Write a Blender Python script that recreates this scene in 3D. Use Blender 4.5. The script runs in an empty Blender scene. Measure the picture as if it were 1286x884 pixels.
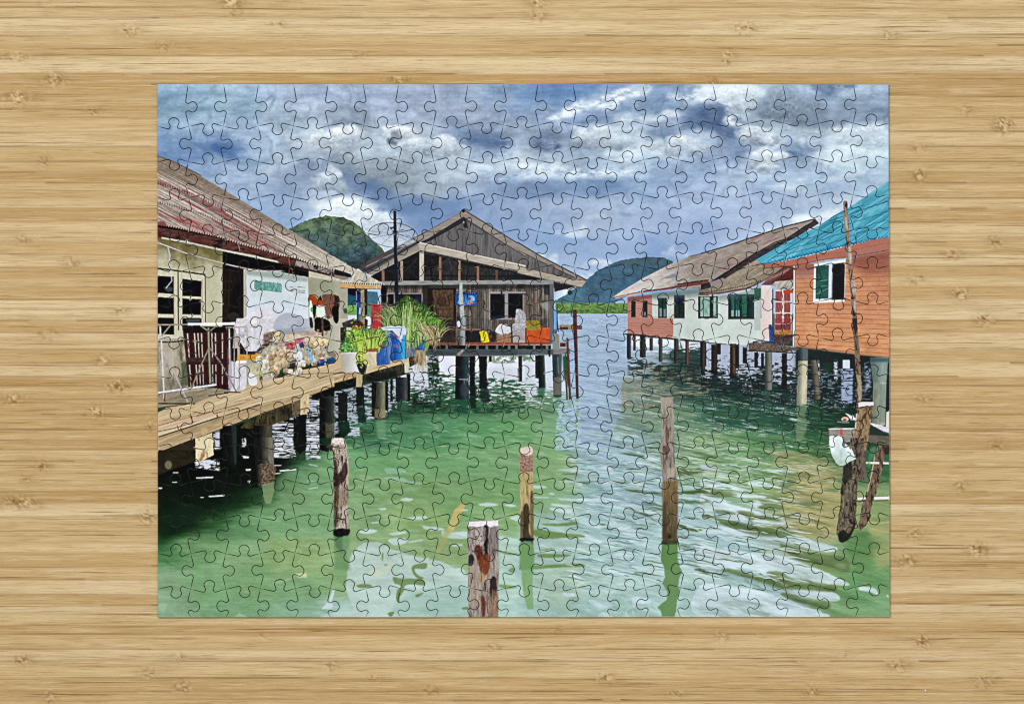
"""Jigsaw puzzle of a stilt village lying assembled on a bamboo board, seen from straight above.
Everything is built here: each puzzle piece is its own mesh with its die-cut outline, thickness and
rounded rim; the printed picture is painted with numbers and carried as a colour attribute."""
import bpy, bmesh
from mathutils import Vector
from mathutils.geometry import delaunay_2d_cdt
import math, random
import numpy as np
# ------------------------------------------------------------------ the printed picture
# The puzzle's print is painted here with numbers only (polygons, strokes, noise) on a raster in
# print units (1 unit = 0.45 mm) and ends up as a colour attribute on the pieces' meshes.
SS = 2
PX0, PY0, PX1, PY1 = 194, 102, 1122, 780
GW, GH = (PX1-PX0)*SS, (PY1-PY0)*SS
IMG = np.zeros((GH, GW, 3), np.float32)
rng = np.random.RandomState(7)
rnd = random.Random(11)

def _hash(ix, iy, seed):
    h = (ix.astype(np.int64)*374761393 + iy.astype(np.int64)*668265263 + seed*1442695041) & 0xffffffff
    h = ((h ^ (h >> 13))*1274126177) & 0xffffffff
    return ((h ^ (h >> 16)) & 0xffff).astype(np.float32)/65535.0
def vnoise(x, y, seed=0):
    fx = np.floor(x); fy = np.floor(y); tx = (x-fx).astype(np.float32); ty = (y-fy).astype(np.float32)
    tx = tx*tx*(3-2*tx); ty = ty*ty*(3-2*ty)
    ix = fx.astype(np.int64); iy = fy.astype(np.int64)
    a = _hash(ix, iy, seed); b = _hash(ix+1, iy, seed); c = _hash(ix, iy+1, seed); d = _hash(ix+1, iy+1, seed)
    return (a+(b-a)*tx)*(1-ty) + (c+(d-c)*tx)*ty
def fbm(x, y, seed=0, oc=4, gain=.5):
    s = 0; a = 1; t = 0
    for o in range(oc):
        s = s + a*vnoise(x*2**o+o*17.3, y*2**o-o*9.1, seed+o*31); t += a; a *= gain
    return s/t - .5                       # about -.35 .. .35
def sst(a, b, x):
    t = np.clip((x-a)/(b-a), 0, 1); return t*t*(3-2*t)
def C3(c): return np.array(c, np.float32)
def mixc(a, b, t): return C3(a)*(1-t[..., None]) + C3(b)*t[..., None]

def fr(ox, oy, s=5.3583):
    return lambda *v: [(ox+v[i]/s, oy+v[i+1]/s) for i in range(0, len(v), 2)]
zA=fr(190,100); zB=fr(190,250); zC=fr(190,400); zD=fr(190,550); zD2=fr(190,630)
zE=fr(420,100); zF=fr(420,250); zG=fr(420,400); zH=fr(420,550); zH2=fr(420,630)
zI=fr(650,100); zJ=fr(650,250); zK=fr(650,400); zL=fr(650,550); zL2=fr(650,630)
zM=fr(880,100); zN=fr(880,250); zO=fr(880,400); zP=fr(880,550); zP2=fr(880,630)
f1=fr(196,300,10.717); f2=fr(196,380,10.717); f3=fr(310,330,10.717); f4=fr(310,395,10.717)
f5=fr(420,340,10.717); f6=fr(420,410,10.717); f7=fr(196,455,10.717); f8=fr(310,455,10.717)
g1=fr(530,340,10.717); g2=fr(620,350,10.717); g3=fr(530,400,10.717); g4=fr(640,420,10.717)
g5=fr(770,350,10.717); g6=fr(880,340,10.717); g7=fr(960,340,10.717); g8=fr(1000,495,10.717)

def sm(pts, n=5, closed=True):
    P = np.array(pts); m = len(P); out = []
    for i in range(m if closed else m-1):
        if closed: p0, p1, p2, p3 = P[i-1], P[i], P[(i+1) % m], P[(i+2) % m]
        else: p0, p1, p2, p3 = P[max(i-1, 0)], P[i], P[i+1], P[min(i+2, m-1)]
        for k in range(n):
            t = k/n
            out.append(.5*((2*p1)+(-p0+p2)*t+(2*p0-5*p1+4*p2-p3)*t*t+(-p0+3*p1-3*p2+p3)*t**3))
    if not closed: out.append(P[-1])
    return out
def rough(pts, amp, step=2.0, closed=True, r=None):
    r = r or rnd; out = []; m = len(pts)
    for i in range(m if closed else m-1):
        a, b = pts[i], pts[(i+1) % m]; d = math.hypot(b[0]-a[0], b[1]-a[1]); k = max(1, int(d/step))
        for j in range(k):
            t = j/k
            out.append((a[0]+(b[0]-a[0])*t+r.uniform(-amp, amp), a[1]+(b[1]-a[1])*t+r.uniform(-amp, amp)))
    if not closed: out.append(pts[-1])
    return out
def blur(m, r):
    r = int(round(r))
    if r < 1: return m
    for ax in (0, 1):
        for _ in range(2):
            k = 2*r+1; pad = [(0, 0), (0, 0)]; pad[ax] = (r+1, r)
            c = np.cumsum(np.pad(m, pad, mode='edge'), axis=ax)
            m = (c[k:] - c[:-k])/k if ax == 0 else (c[:, k:] - c[:, :-k])/k
    return m
SUB = 3
def raster(pts, pad=0):
    P = np.array(pts, np.float64); X = (P[:, 0]-PX0)*SS; Y = (P[:, 1]-PY0)*SS
    x0 = max(0, int(math.floor(X.min()))-pad-1); x1 = min(GW, int(math.ceil(X.max()))+pad+1)
    y0 = max(0, int(math.floor(Y.min()))-pad-1); y1 = min(GH, int(math.ceil(Y.max()))+pad+1)
    if x1 <= x0 or y1 <= y0: return None
    w = x1-x0; h = y1-y0; M = np.zeros((h, w+2), np.float32)
    Xa, Ya = X, Y; Xb, Yb = np.roll(X, -1), np.roll(Y, -1)
    ya = max(y0, int(math.floor(Y.min()))); yb = min(y1, int(math.ceil(Y.max())))
    dY = np.where(Yb == Ya, 1e-9, Yb-Ya)
    for row in range(ya, yb):
        for s in range(SUB):
            y = row+(s+.5)/SUB
            hit = ((Ya <= y) & (Yb > y)) | ((Yb <= y) & (Ya > y))
            if not hit.any(): continue
            xs = np.sort((Xa+(y-Ya)/dY*(Xb-Xa))[hit])-x0
            for i in range(0, len(xs)-1, 2):
                a = min(max(xs[i], 0), w); b = min(max(xs[i+1], 0), w)
                if b <= a: continue
                ia, ib = int(a), int(b); R = M[row-y0]
                if ia == ib: R[ia] += (b-a)/SUB
                else:
                    R[ia] += (ia+1-a)/SUB; R[ib] += (b-ib)/SUB
                    if ib > ia+1: R[ia+1:ib] += 1.0/SUB
    return M[:, :w], x0, y0
def grid(x0, y0, w, h):
    Y, X = np.mgrid[y0:y0+h, x0:x0+w].astype(np.float32)
    return X/SS+PX0+.25, Y/SS+PY0+.25
def poly(pts, col, a=1.0, soft=0, n=None, keep=None):
    """col: rgb 0..255 or f(X,Y)->rgb; n=(amp,sx,sy[,seed]) brightness noise; keep=f(X,Y)->0..1 mask"""
    r = raster(pts, int(soft*SS*2)+1)
    if r is None: return
    M, x0, y0 = r; h, w = M.shape
    if soft: M = blur(M, soft*SS*.7)
    X, Y = grid(x0, y0, w, h)
    c = col(X, Y) if callable(col) else np.broadcast_to(C3(col), (h, w, 3))
    if n: c = c + (fbm(X/n[1], Y/n[2], n[3] if len(n) > 3 else 5, 3)*2*n[0])[..., None]
    M = np.clip(M, 0, 1)*a
    if keep is not None: M = M*keep(X, Y)
    T = IMG[y0:y0+h, x0:x0+w]; T += (c-T)*M[..., None]
def line(pts, w, col, a=1.0, soft=0, n=None, smooth=False):
    if smooth: pts = sm(pts, 5, False)
    P = np.array(pts, np.float64); k = len(P)
    if np.isscalar(w): W = np.full(k, w/2.0)
    else: W = np.interp(np.linspace(0, 1, k), np.linspace(0, 1, len(w)), w)/2
    d = np.gradient(P, axis=0); d /= np.maximum(np.hypot(d[:, 0], d[:, 1]), 1e-6)[:, None]
    nn = np.stack([-d[:, 1], d[:, 0]], 1)*W[:, None]
    poly(list(P+nn)+list((P-nn)[::-1]), col, a, soft, n)
def ellp(cx, cy, rx, ry, rot=0, k=20):
    c, s = math.cos(rot), math.sin(rot)
    return [(cx+rx*math.cos(t)*c-ry*math.sin(t)*s, cy+rx*math.cos(t)*s+ry*math.sin(t)*c) for t in [2*math.pi*i/k for i in range(k)]]
def rect(f, u0, v0, u1, v1, col, **k): poly(f(u0, v0, u1, v0, u1, v1, u0, v1), col, **k)
def vgrad(y0, c0, y1, c1): return lambda X, Y: mixc(c0, c1, np.clip((Y-y0)/(y1-y0), 0, 1))
def hgrad(x0, c0, x1, c1): return lambda X, Y: mixc(c0, c1, np.clip((X-x0)/(x1-x0), 0, 1))
def rbf(points, sx, sy, warp=None, step=4):
    """smooth field through (x,y,r,g,b) points, looked up through a warp"""
    P = np.array(points, np.float32)
    gy, gx = np.mgrid[PY0:PY1+step:step, PX0:PX1+step:step].astype(np.float32)
    num = np.zeros(gx.shape+(3,), np.float32); den = np.zeros(gx.shape, np.float32)
    for x, y, r, g, b in P:
        d2 = ((gx-x)/sx)**2+((gy-y)/sy)**2
        w = np.exp(-d2)+1e-4/(1+d2)**2; num += w[..., None]*C3((r, g, b)); den += w
    F = num/den[..., None]
    def look(X, Y):
        if warp: X, Y = warp(X, Y)
        u = np.clip((X-PX0)/step, 0, F.shape[1]-1.001); v = np.clip((Y-PY0)/step, 0, F.shape[0]-1.001)
        iu = u.astype(int); iv = v.astype(int); tu = (u-iu)[..., None]; tv = (v-iv)[..., None]
        return (F[iv, iu]*(1-tu)+F[iv, iu+1]*tu)*(1-tv)+(F[iv+1, iu]*(1-tu)+F[iv+1, iu+1]*tu)*tv
    return look

# ---- sky
SKYP = '''205 115 150 180 215;240 118 160 188 216;285 118 165 188 215;330 118 160 182 210;375 118 165 182 208;420 115 160 175 205;465 115 160 175 205;510 115 165 178 205;550 115 160 172 200;590 112 155 172 200;630 112 140 165 200;670 112 115 150 195;700 115 110 148 195;735 112 115 148 195;775 110 125 155 198;800 118 200 214 230;830 112 130 155 195;855 112 130 152 190;890 112 215 228 238;930 112 210 225 238;965 115 170 190 212;1000 113 175 195 218;1030 112 110 135 172;1060 112 165 182 208;1090 112 175 195 215;1110 112 170 190 215
205 135 120 150 175;235 138 125 155 180;270 135 150 180 200;310 137 125 155 178;345 140 165 185 208;380 140 175 190 212;420 138 170 184 208;460 138 165 178 205;505 140 165 178 205;545 140 165 176 202;590 137 165 178 203;625 135 150 170 200;660 140 120 152 193;690 140 120 150 192;725 140 160 180 210;760 132 190 205 225;790 138 110 135 175;820 133 105 135 178;850 128 150 170 200;870 125 180 198 218;900 138 100 122 158;925 125 190 208 225;945 140 165 180 200;975 130 130 148 172;1000 140 130 148 170;1030 135 160 178 200;1060 135 130 150 175;1095 135 140 158 182;1112 130 120 140 170
205 152 150 178 205;240 155 165 188 212;280 155 165 188 212;320 158 160 183 208;360 155 150 168 188;400 153 175 188 208;440 153 130 145 165;475 152 170 182 202;520 152 160 172 198;560 152 160 172 198;600 152 165 175 198;640 152 160 172 196;670 150 165 180 205;700 152 185 200 218;730 155 120 145 185;755 148 105 130 172;780 150 180 198 215;810 148 195 210 225;840 150 180 195 215;870 148 90 118 160;905 152 100 120 158;925 150 185 200 218;955 160 150 165 185;985 155 140 158 180;1020 150 120 138 162;1050 155 145 160 182;1090 150 150 168 190
205 178 125 155 195;240 172 135 163 200;280 170 150 175 206;330 175 165 185 210;365 175 170 188 210;400 172 190 203 218;425 178 205 213 222;445 175 160 172 190;475 172 190 203 220;500 170 200 212 224;525 165 185 197 212;560 170 140 160 190;590 172 105 130 170;620 175 105 130 170;650 172 160 178 200;680 178 95 115 150;700 175 110 130 160;725 172 180 198 215;760 175 195 210 224;800 178 195 210 225;830 165 110 135 172;860 172 175 192 212;890 175 165 180 205;915 168 85 112 155;930 175 170 188 210;960 175 205 220 232;1000 178 190 207 222;1040 172 190 205 220;1080 175 175 192 210;1110 170 180 198 215
205 192 120 150 192;240 195 110 142 190;280 190 80 115 170;320 192 150 175 205;360 195 175 192 212;400 195 165 180 200;430 195 140 155 172;460 195 190 205 220;490 195 180 195 212;515 190 160 175 190;545 188 185 200 215;575 190 175 190 210;610 190 150 170 200;650 188 195 210 224;690 190 185 200 216;720 192 140 158 182;750 195 140 160 185;785 190 205 218 230;820 190 190 207 223;855 190 195 210 224;890 195 150 170 200;930 190 120 143 182;955 195 200 217 230;985 192 150 170 198;1010 190 95 120 160;1040 190 200 217 228;1080 190 185 205 218;1110 195 200 220 230
235 208 140 165 205;270 212 165 185 212;310 210 155 178 208;345 212 185 200 220;370 212 130 150 180;395 218 150 165 190;430 212 130 148 170;470 212 150 160 170;500 215 145 158 172;530 215 170 182 200;560 210 185 198 215;600 210 190 203 218;640 212 205 218 230;680 212 195 210 225;720 212 185 203 222;760 212 190 207 224;800 210 180 200 222;840 215 150 172 205;880 212 140 163 198;920 215 165 185 210;955 210 215 228 238;990 208 150 172 202;1020 215 160 180 205;1060 208 195 213 226;1100 212 180 202 220
290 235 155 178 210;330 235 160 182 212;370 235 140 160 192;400 230 165 182 208;430 232 125 145 182;465 240 95 125 172;500 235 150 165 180;540 235 155 170 185;580 232 175 190 210;610 235 155 172 202;640 232 130 155 192;680 230 120 145 185;720 228 125 150 190;760 228 110 140 182;800 228 140 165 200;840 230 150 172 208;880 232 160 180 212;920 232 175 192 218;960 232 150 172 205;1000 228 175 195 215;1040 230 155 178 205;1080 232 165 188 212;1110 225 170 195 215
340 255 150 172 208;370 262 155 178 212;400 258 185 200 220;430 255 215 224 235;460 262 185 200 215;490 258 105 135 180;520 262 115 142 185;560 262 120 148 192;600 260 140 162 200;640 260 150 170 205;680 262 155 172 205;720 262 160 178 208;760 262 165 182 210;800 262 160 180 212;840 262 165 183 215;880 262 165 183 215;920 262 165 183 215;960 262 165 183 215;1000 262 165 182 212;1040 262 180 197 220;1060 258 180 198 218
380 278 145 170 205;420 270 210 218 228;470 280 205 214 226;500 290 160 180 210;540 285 125 152 195;650 290 140 165 205;690 285 150 172 208;730 285 170 188 212;760 280 160 178 205;800 285 165 184 215;840 285 155 175 210;880 285 145 168 208;920 285 165 183 215;980 283 175 192 218
700 310 130 160 205;740 312 145 170 208;780 310 150 172 210;820 315 130 160 205;860 310 145 168 208;690 325 150 172 206;750 330 150 175 212;870 320 150 172 212;720 345 165 185 212;700 330 170 188 212;500 320 175 195 215;480 310 190 205 215'''
pts = [tuple(map(float, q.split())) for l in SKYP.split('\n') for q in l.split(';')]
sky = rbf(pts, 21, 15, lambda X, Y: (X+fbm(X/38, Y/22, 3, 5, .6)*44, Y+fbm(X/34, Y/20, 9, 5, .6)*26))
def skycol(X, Y):
    c = sky(X, Y)
    b = 0
    for o, q in enumerate((26, 13, 6.5, 3.2)): b = b+(np.abs(vnoise(X/q+3*fbm(X/30, Y/30, 88, 3), Y/(q*.62), 90+o)*2-1)-.5)*.55**o
    c = c+(b*15*np.clip((345-Y)/110, .12, 1)*np.clip((c.mean(2)-120)/60, .15, 1))[..., None]
    up = np.clip((330-Y)/150, .15, 1)
    d = fbm(X/30, Y/13, 21, 6, .62)*34*up
    return C3((150, 170, 198))*0 + c + (c-150)*.06 + d[..., None]*C3((1, 1, .96))
def cloud(pts, col, a=.9, soft=3, amp=2.2, seed=1, sm_=True):
    """a bank of cloud: soft body broken up by noise"""
    p = sm(pts, 6) if sm_ else pts
    poly(rough(p, amp, 4), lambda X, Y: C3(col)+(fbm(X/14, Y/9, seed, 5, .6)*38)[..., None], a, soft,
         keep=lambda X, Y: np.clip(.78+fbm(X/16, Y/8, seed+40, 5, .65)*2.6, 0, 1))
rect(fr(0, 0, 1), PX0, PY0, PX1, 480, skycol)
W1 = (222, 230, 238); W2 = (205, 216, 228)
cloud(zI(190,275,260,235,330,195,400,150,470,150,540,130,600,110,640,85,720,60,790,60,850,75,900,70,880,100,820,110,740,120,690,150,660,190,600,195,540,185,470,205,400,230,330,265,250,280), W1, .85, 3, 2, 1)
cloud(zI(640,270,720,230,800,235,870,230,930,245,1000,200,1050,210,1090,240,1040,270,960,280,880,290,780,285,700,300), W2, .7, 3, 2, 2)
cloud(zI(1000,115,1070,90,1140,110,1200,75,1286,45,1286,140,1210,150,1150,170,1100,140,1040,135), W1, .75, 3, 2, 3)
cloud(zM(0,60,80,42,200,40,330,45,440,80,400,150,340,190,300,200,270,270,200,310,140,280,170,220,150,170,90,150,0,120), W1, .75, 4, 2, 4)
cloud(zM(330,330,420,340,540,380,560,430,470,450,400,430,340,420,260,380), W1, .7, 4, 2, 5)
cloud(zM(330,500,420,480,520,490,600,510,560,560,500,600,410,610,350,580,400,550,350,530), W1, .85, 4, 2, 6)
cloud(zM(740,500,820,470,960,420,1100,400,1265,390,1265,500,1100,540,1000,560,880,560,780,540), (210,224,234), .65, 6, 2, 7)
cloud(zM(640,360,760,330,900,360,1060,340,1180,310,1265,300,1265,360,1120,400,960,400,800,420,700,440), (205,218,228), .5, 6, 2, 8)
cloud(zM(440,725,560,700,700,690,800,670,900,640,1000,620,1100,600,1100,640,960,680,800,700,660,730,520,745), (200,213,228), .6, 3, 2, 9)
cloud(zM(640,60,780,40,1000,50,1000,110,940,100,880,110,800,90,770,110,700,120), (100,122,160), .0, 5, 2, 10)
cloud(zM(740,60,800,90,880,100,960,70,1040,50,1000,38,860,38,770,38), (105,128,165), .7, 3, 2, 11)
cloud(zM(290,200,340,180,400,170,480,100,560,90,640,140,760,180,860,210,800,280,680,290,560,300,480,270,380,240), (128,146,172), .55, 7, 2, 12)
cloud(zM(0,200,80,180,140,175,160,230,140,290,190,340,240,360,240,400,180,410,120,360,60,310,0,290), (92,116,158), .75, 4, 2, 13)
cloud(zM(570,490,620,480,700,490,760,480,700,510,620,530,560,560,520,550,600,515), (98,124,166), .7, 3, 1, 14)
cloud(zE(0,300,60,265,110,290,200,305,200,315,110,305,60,300), (110,124,145), .5, 4, 1, 15)
cloud(zE(380,390,430,400,470,400,520,395,500,430,450,450,400,455,370,430), (120,135,160), .5, 4, 1, 16)
cloud(zE(430,320,490,320,530,350,540,400,500,440,530,460,640,420,720,400,820,420,900,470,780,500,640,500,500,490,440,480,410,400), (205,216,228), .55, 5, 2, 17)
cloud(zE(40,330,160,340,200,390,180,460,100,470,20,420), (210,219,230), .55, 6, 2, 18)
cloud(zE(880,400,960,390,1060,410,1160,400,1200,430,1120,460,1000,440,900,430), (88,112,155), .7, 4, 1.5, 19)
cloud(zI(110,430,200,400,260,410,300,450,260,480,180,475,130,460), (88,112,150), .8, 4, 1.5, 20)
cloud(zI(200,470,300,480,400,470,520,500,580,540,480,560,340,560,220,540), (150,172,200), .5, 5, 2, 21)
cloud(zI(0,560,160,570,340,580,480,600,600,600,780,590,880,570,800,630,640,660,480,670,300,665,120,660,0,670), (212,223,234), .8, 4, 1.5, 22)
cloud(zI(380,690,500,675,640,665,620,720,500,760,420,740), (118,146,188), .5, 5, 2, 23)
cloud(zI(460,330,600,300,760,300,860,390,1000,410,1180,400,1240,440,1200,520,1060,530,900,510,760,500,600,420,480,430), (205,217,229), .5, 6, 2, 24)
cloud(zF(0,0,0,110,60,120,140,160,200,230,260,200,340,170,370,120,340,60,260,30,200,0), (222,229,236), .85, 4, 2, 25)
cloud(zB(1090,100,1160,60,1200,30,1286,20,1286,120,1200,110,1120,120), (205,215,228), .7, 5, 2, 26)
cloud(zA(1090,720,1160,690,1200,600,1280,640,1286,884,1100,884,1060,780), (205,215,226), .5, 6, 2, 27)
cloud(zA(900,380,960,360,1060,400,1150,370,1200,420,1120,470,1040,470,980,450,920,430), (200,209,220), .6, 5, 2, 28)
cloud(zA(410,440,480,440,560,460,540,490,460,500,420,480), (72,108,168), .6, 5, 2, 29)
cloud(zA(270,420,340,440,420,440,460,500,400,480,300,450), (85,118,172), .4, 6, 2, 30)
cloud(zA(50,590,200,600,300,560,420,620,520,560,600,600,480,640,560,700,430,640,300,600), (175,193,218), .35, 6, 2, 31)
cloud(zJ(230,225,330,205,400,195,440,175,470,195,440,260,330,250), (205,215,230), .75, 3, 1.5, 32)
cloud(zJ(450,125,540,100,610,110,600,130,520,128), (195,207,226), .6, 3, 1, 33)
cloud(zJ(680,90,760,100,760,120,700,110), (135,158,195), .7, 2, 1, 34)
cloud(zJ(210,410,240,370,270,375,265,430,240,440), (200,210,225), .8, 2, 1, 35)
cloud(zJ(450,440,520,405,600,410,640,430,580,460,500,470,440,500,520,500,480,540,420,520), (205,214,228), .85, 2.5, 1.5, 36)
cloud(zJ(130,370,180,370,190,395,150,390), (205,214,228), .8, 2, 1, 37)
cloud(zJ(265,640,330,600,350,610,300,660,262,672), (215,222,232), .9, 2, .6, 38)
cloud(zJ(960,370,1010,345,1045,310,1060,350,1140,355,1150,385,1080,395,1000,380), (195,208,228), .8, 3, 1.5, 39)
cloud(zN(600,130,660,100,740,110,800,95,880,70,940,85,860,140,780,180,700,160,620,180), (222,229,238), .8, 3, 1.5, 40)
cloud(zN(430,210,500,190,580,190,560,215,460,235), (200,212,230), .6, 3, 1.5, 41)
# heaped cumulus: many small soft lobes, lit from above, greyer towards their base
def heap(f, pts, n, r0, r1, seed, hi=(226,232,238), lo=(142,156,176), a=.5):
    R = random.Random(seed); P = f(*pts); xs = [p[0] for p in P]; ys = [p[1] for p in P]; x0, x1, y0, y1 = min(xs), max(xs), min(ys), max(ys); L = []
    pa = np.array(P)
    for _ in range(n*4):
        x, y = R.uniform(x0, x1), R.uniform(y0, y1); ins = False
        for (ax, ay), (bx, by) in zip(P, P[1:]+P[:1]):
            if (ay > y) != (by > y) and x < (bx-ax)*(y-ay)/(by-ay)+ax: ins = not ins
        if ins: L.append((y, x, R.uniform(r0, r1)))
        if len(L) >= n: break
    for y, x, r in sorted(L):
        t = (y-y0)/max(y1-y0, 1); q = rough(ellp(x, y, r*R.uniform(1, 1.5), r*R.uniform(.6, .9), R.uniform(-.3, .3), 12), r*.10, 1.5, True, R)
        tt = min(1, max(0, t*1.1+R.uniform(-.2, .2))); c = tuple(h+(l-h)*tt for h, l in zip(hi, lo))
        poly(q, lambda X, Y: C3(c)+((-(Y-y)/r*20).clip(-26, 16))[..., None]+(fbm(X/4, Y/3, seed, 4, .65)*40)[..., None], a*.85, r*.34)
heap(zE, (300,340,380,320,480,325,530,370,545,410,480,440,380,440,320,400), 46, 3, 7, 1, lo=(150,160,172))
heap(zE, (380,330,420,320,450,400,440,440,390,450,370,410), 12, 3, 5, 21, (150,160,176), (110,124,146), .5)
heap(zE, (430,440,560,400,680,390,800,400,880,450,820,520,620,510,520,490), 60, 3, 8, 2)
heap(zE, (0,340,100,320,180,360,180,440,120,470,0,460), 34, 3, 8, 3)
heap(zA, (1030,390,1130,360,1286,340,1286,560,1180,500,1080,450), 40, 3, 8, 4, lo=(136,150,168))
heap(zA, (1070,690,1140,640,1200,600,1286,640,1286,760,1150,740), 34, 3, 7, 5)
heap(zF, (-110,70,-60,40,0,10,110,20,220,60,330,110,350,190,280,230,200,200,120,150,40,100,-40,100), 80, 3, 9, 6, (232,237,241), (180,192,206), .55)
heap(zE, (100,520,300,520,500,520,560,640,480,720,300,700,180,640), 40, 4, 9, 7, (160,172,186), (128,142,160), .35)
heap(zI, (330,330,560,320,640,400,860,400,800,470,560,470,400,440), 60, 3, 7, 8, a=.42)
heap(zI, (860,400,1080,380,1286,420,1286,520,1000,520,880,470), 50, 3, 7, 9, a=.4)
heap(zM, (200,280,330,320,520,350,560,440,420,450,300,420,240,360), 50, 3, 7, 10, a=.45)
heap(zM, (330,520,440,470,560,500,620,520,520,600,420,620,340,590), 34, 3, 7, 11, a=.5)
heap(zM, (100,60,250,45,420,70,420,170,330,200,240,270,160,220,180,160), 44, 3, 8, 12, a=.45)
heap(zM, (880,340,1000,320,1265,300,1265,440,1080,440,900,430), 50, 3, 8, 13, (218,228,236), (176,192,208), .35)
heap(zM, (430,110,560,70,740,130,860,200,760,290,560,290,420,250), 60, 3, 9, 14, (156,170,190), (112,128,152), .4)
# ---- hills
def hill(p, cols, seed, dens=1.0):
    def f(X, Y):
        c = cols(X, Y); t = fbm(X/7, Y/5, seed, 5, .7); s = fbm(X/26+Y/40, Y/22, seed+7, 3)
        return c*(1+t[..., None]*.55*dens+s[..., None]*.35*dens)
    poly(rough(p, .7, 2.5), f, 1)
hill(zF(-330,210,-260,180,-200,150,-130,130,-60,112,0,118,60,122,120,150,180,190,220,240,270,290,320,330,345,365,250,430,170,470,120,480,-100,480,-330,300),
     lambda X, Y: mixc((104,124,92), (72,98,106), np.clip((Y-272)/48+fbm(X/15, Y/15, 4, 3)*1.2, 0, 1)), 5, 1.4)
cloud(zB(1040,190,1100,230,1160,330,1120,330,1000,250), (68,102,128), .35, 5, 1, 5)
hill(zJ(240,690,330,640,400,590,470,535,545,480,620,440,700,412,760,405,820,395,880,388,940,393,1000,405,1050,425,1000,500,640,705,260,705),
     lambda X, Y: mixc((80,108,118), (78,118,146), np.clip((Y-322)/20, 0, 1))*1.0+mixc((0,0,0), (16,26,6), np.clip((Y-345)/40, 0, 1)*np.clip((745-X)/50, 0, 1)), 8, .6)
poly(zJ(255,698,745,700,745,775,255,775), lambda X, Y: mixc((126,160,92), (82,116,68), np.clip((fbm(X/2.6, Y/2.2, 14, 4)+.15)*2.2, 0, 1))+(np.clip(1-(Y-380)/6, 0, 1)*12)[..., None])
for i in range(150):
    x = 698+rnd.random()*94; y = 382+rnd.random()*11
    poly(ellp(x, y, 1+rnd.random()*1.6, .7+rnd.random()*.8, 0, 8), rnd.choice([(124,158,92),(138,168,100),(86,124,66),(72,122,58),(120,178,70)]), .6)
line(zJ(255,762,745,765), 1.2, (70,110,70), .5)

# ---- water
WATP = '''715 400 170 190 215;760 400 175 195 220;800 400 175 195 218;720 430 152 176 206;760 430 165 188 215;715 470 150 178 205;755 470 155 182 208;780 465 150 172 190;745 500 155 185 205;790 495 120 145 140;830 490 85 112 108;880 480 40 75 75;930 490 20 60 60;980 500 20 65 60;1050 500 10 55 50;1110 500 10 45 45;740 530 150 180 200;790 530 125 155 140;850 530 105 148 118;900 520 50 105 90;950 525 45 100 85;1000 530 30 85 65;1060 530 12 68 50;1100 540 30 82 65
740 560 140 170 190;790 560 150 180 190;830 560 130 165 150;880 560 140 180 140;930 560 110 165 115;980 560 85 142 98;1030 560 55 115 72;1085 570 55 105 75;700 590 140 175 130;740 590 160 190 205;790 590 150 180 195;880 590 135 177 135;930 590 122 175 122;980 590 120 160 110;1020 592 150 160 112;1060 590 65 115 78;1110 590 55 115 78
720 620 140 180 165;760 620 140 175 185;800 620 150 180 190;880 620 150 185 180;930 620 135 178 135;980 620 135 165 110;1020 615 160 165 115;1050 620 150 165 115;1105 620 125 160 108
460 545 55 115 85;500 545 80 145 105;550 540 85 150 108;600 540 95 162 112;650 540 105 170 115;690 540 120 175 130;360 570 40 85 58;400 600 112 168 122;450 580 112 174 122;520 580 112 172 118;580 580 112 170 118;640 580 122 172 122;690 580 123 176 128
215 610 5 16 10;240 600 4 14 8;270 625 12 40 22;320 615 45 88 55;345 612 95 145 100;360 632 120 165 120;400 620 123 172 123;450 610 126 174 123;520 620 122 168 113;580 620 118 168 113;640 620 118 170 113;690 620 125 175 126
205 650 8 30 14;240 650 12 52 26;270 652 45 95 56;300 660 100 155 110;350 650 118 172 123;400 650 122 175 128;450 650 130 175 125;520 650 135 178 120;640 655 130 180 125;700 650 150 190 175;760 650 148 184 192;800 650 148 180 186;880 650 160 190 200;930 650 148 183 182;980 650 150 172 130;1030 650 163 170 120;1060 650 148 162 113;1105 650 138 168 110
205 690 78 138 88;250 690 112 163 113;300 700 128 176 128;360 700 138 178 120;400 700 148 186 130;450 690 140 182 135;500 700 140 180 135;560 690 140 178 125;640 690 150 188 160;700 690 160 195 185;760 690 155 192 190;800 690 155 190 192;880 690 150 185 190;930 690 160 192 196;980 690 155 182 172;1030 685 150 178 140;1080 685 95 150 95;1105 690 150 172 115
210 735 133 178 138;260 735 123 176 128;320 735 123 173 123;380 740 120 170 125;420 735 130 178 125;480 735 165 200 190;540 735 165 203 193;650 735 160 198 183;700 735 152 188 158;760 735 163 198 190;810 735 163 198 193;880 735 160 195 190;930 730 150 185 185;980 735 163 193 193;1030 730 120 160 105;1080 730 100 160 105;1110 730 110 165 110
210 768 133 178 143;300 768 120 173 130;380 768 128 178 148;430 768 165 200 195;520 768 150 193 183;650 768 150 193 183;760 768 155 196 188;860 768 150 188 178;930 768 158 193 193;990 768 178 203 213;1050 768 120 168 120;1110 768 123 176 128
430 500 40 70 60;480 510 40 80 62;540 500 50 90 70;600 505 60 110 80;640 500 90 130 100;680 505 95 145 110'''
pts = [tuple(map(float, q.split())) for l in WATP.split('\n') for q in l.split(';')]
wat = rbf(pts, 24, 15, lambda X, Y: (X+fbm(X/26, Y/5, 53, 4, .6)*34, Y+fbm(X/24, Y/7, 59, 4, .6)*9))
def watcol(X, Y):
    c = wat(X, Y); k = np.clip((Y-395)/60, .35, 1)
    return c+((fbm(X/26, Y/3.2, 61, 5, .6)*26+fbm(X/5, Y/1.5, 67, 3)*9)*k)[..., None]
rect(fr(0, 0, 1), PX0, 394.2, PX1, PY1, watcol)
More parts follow.
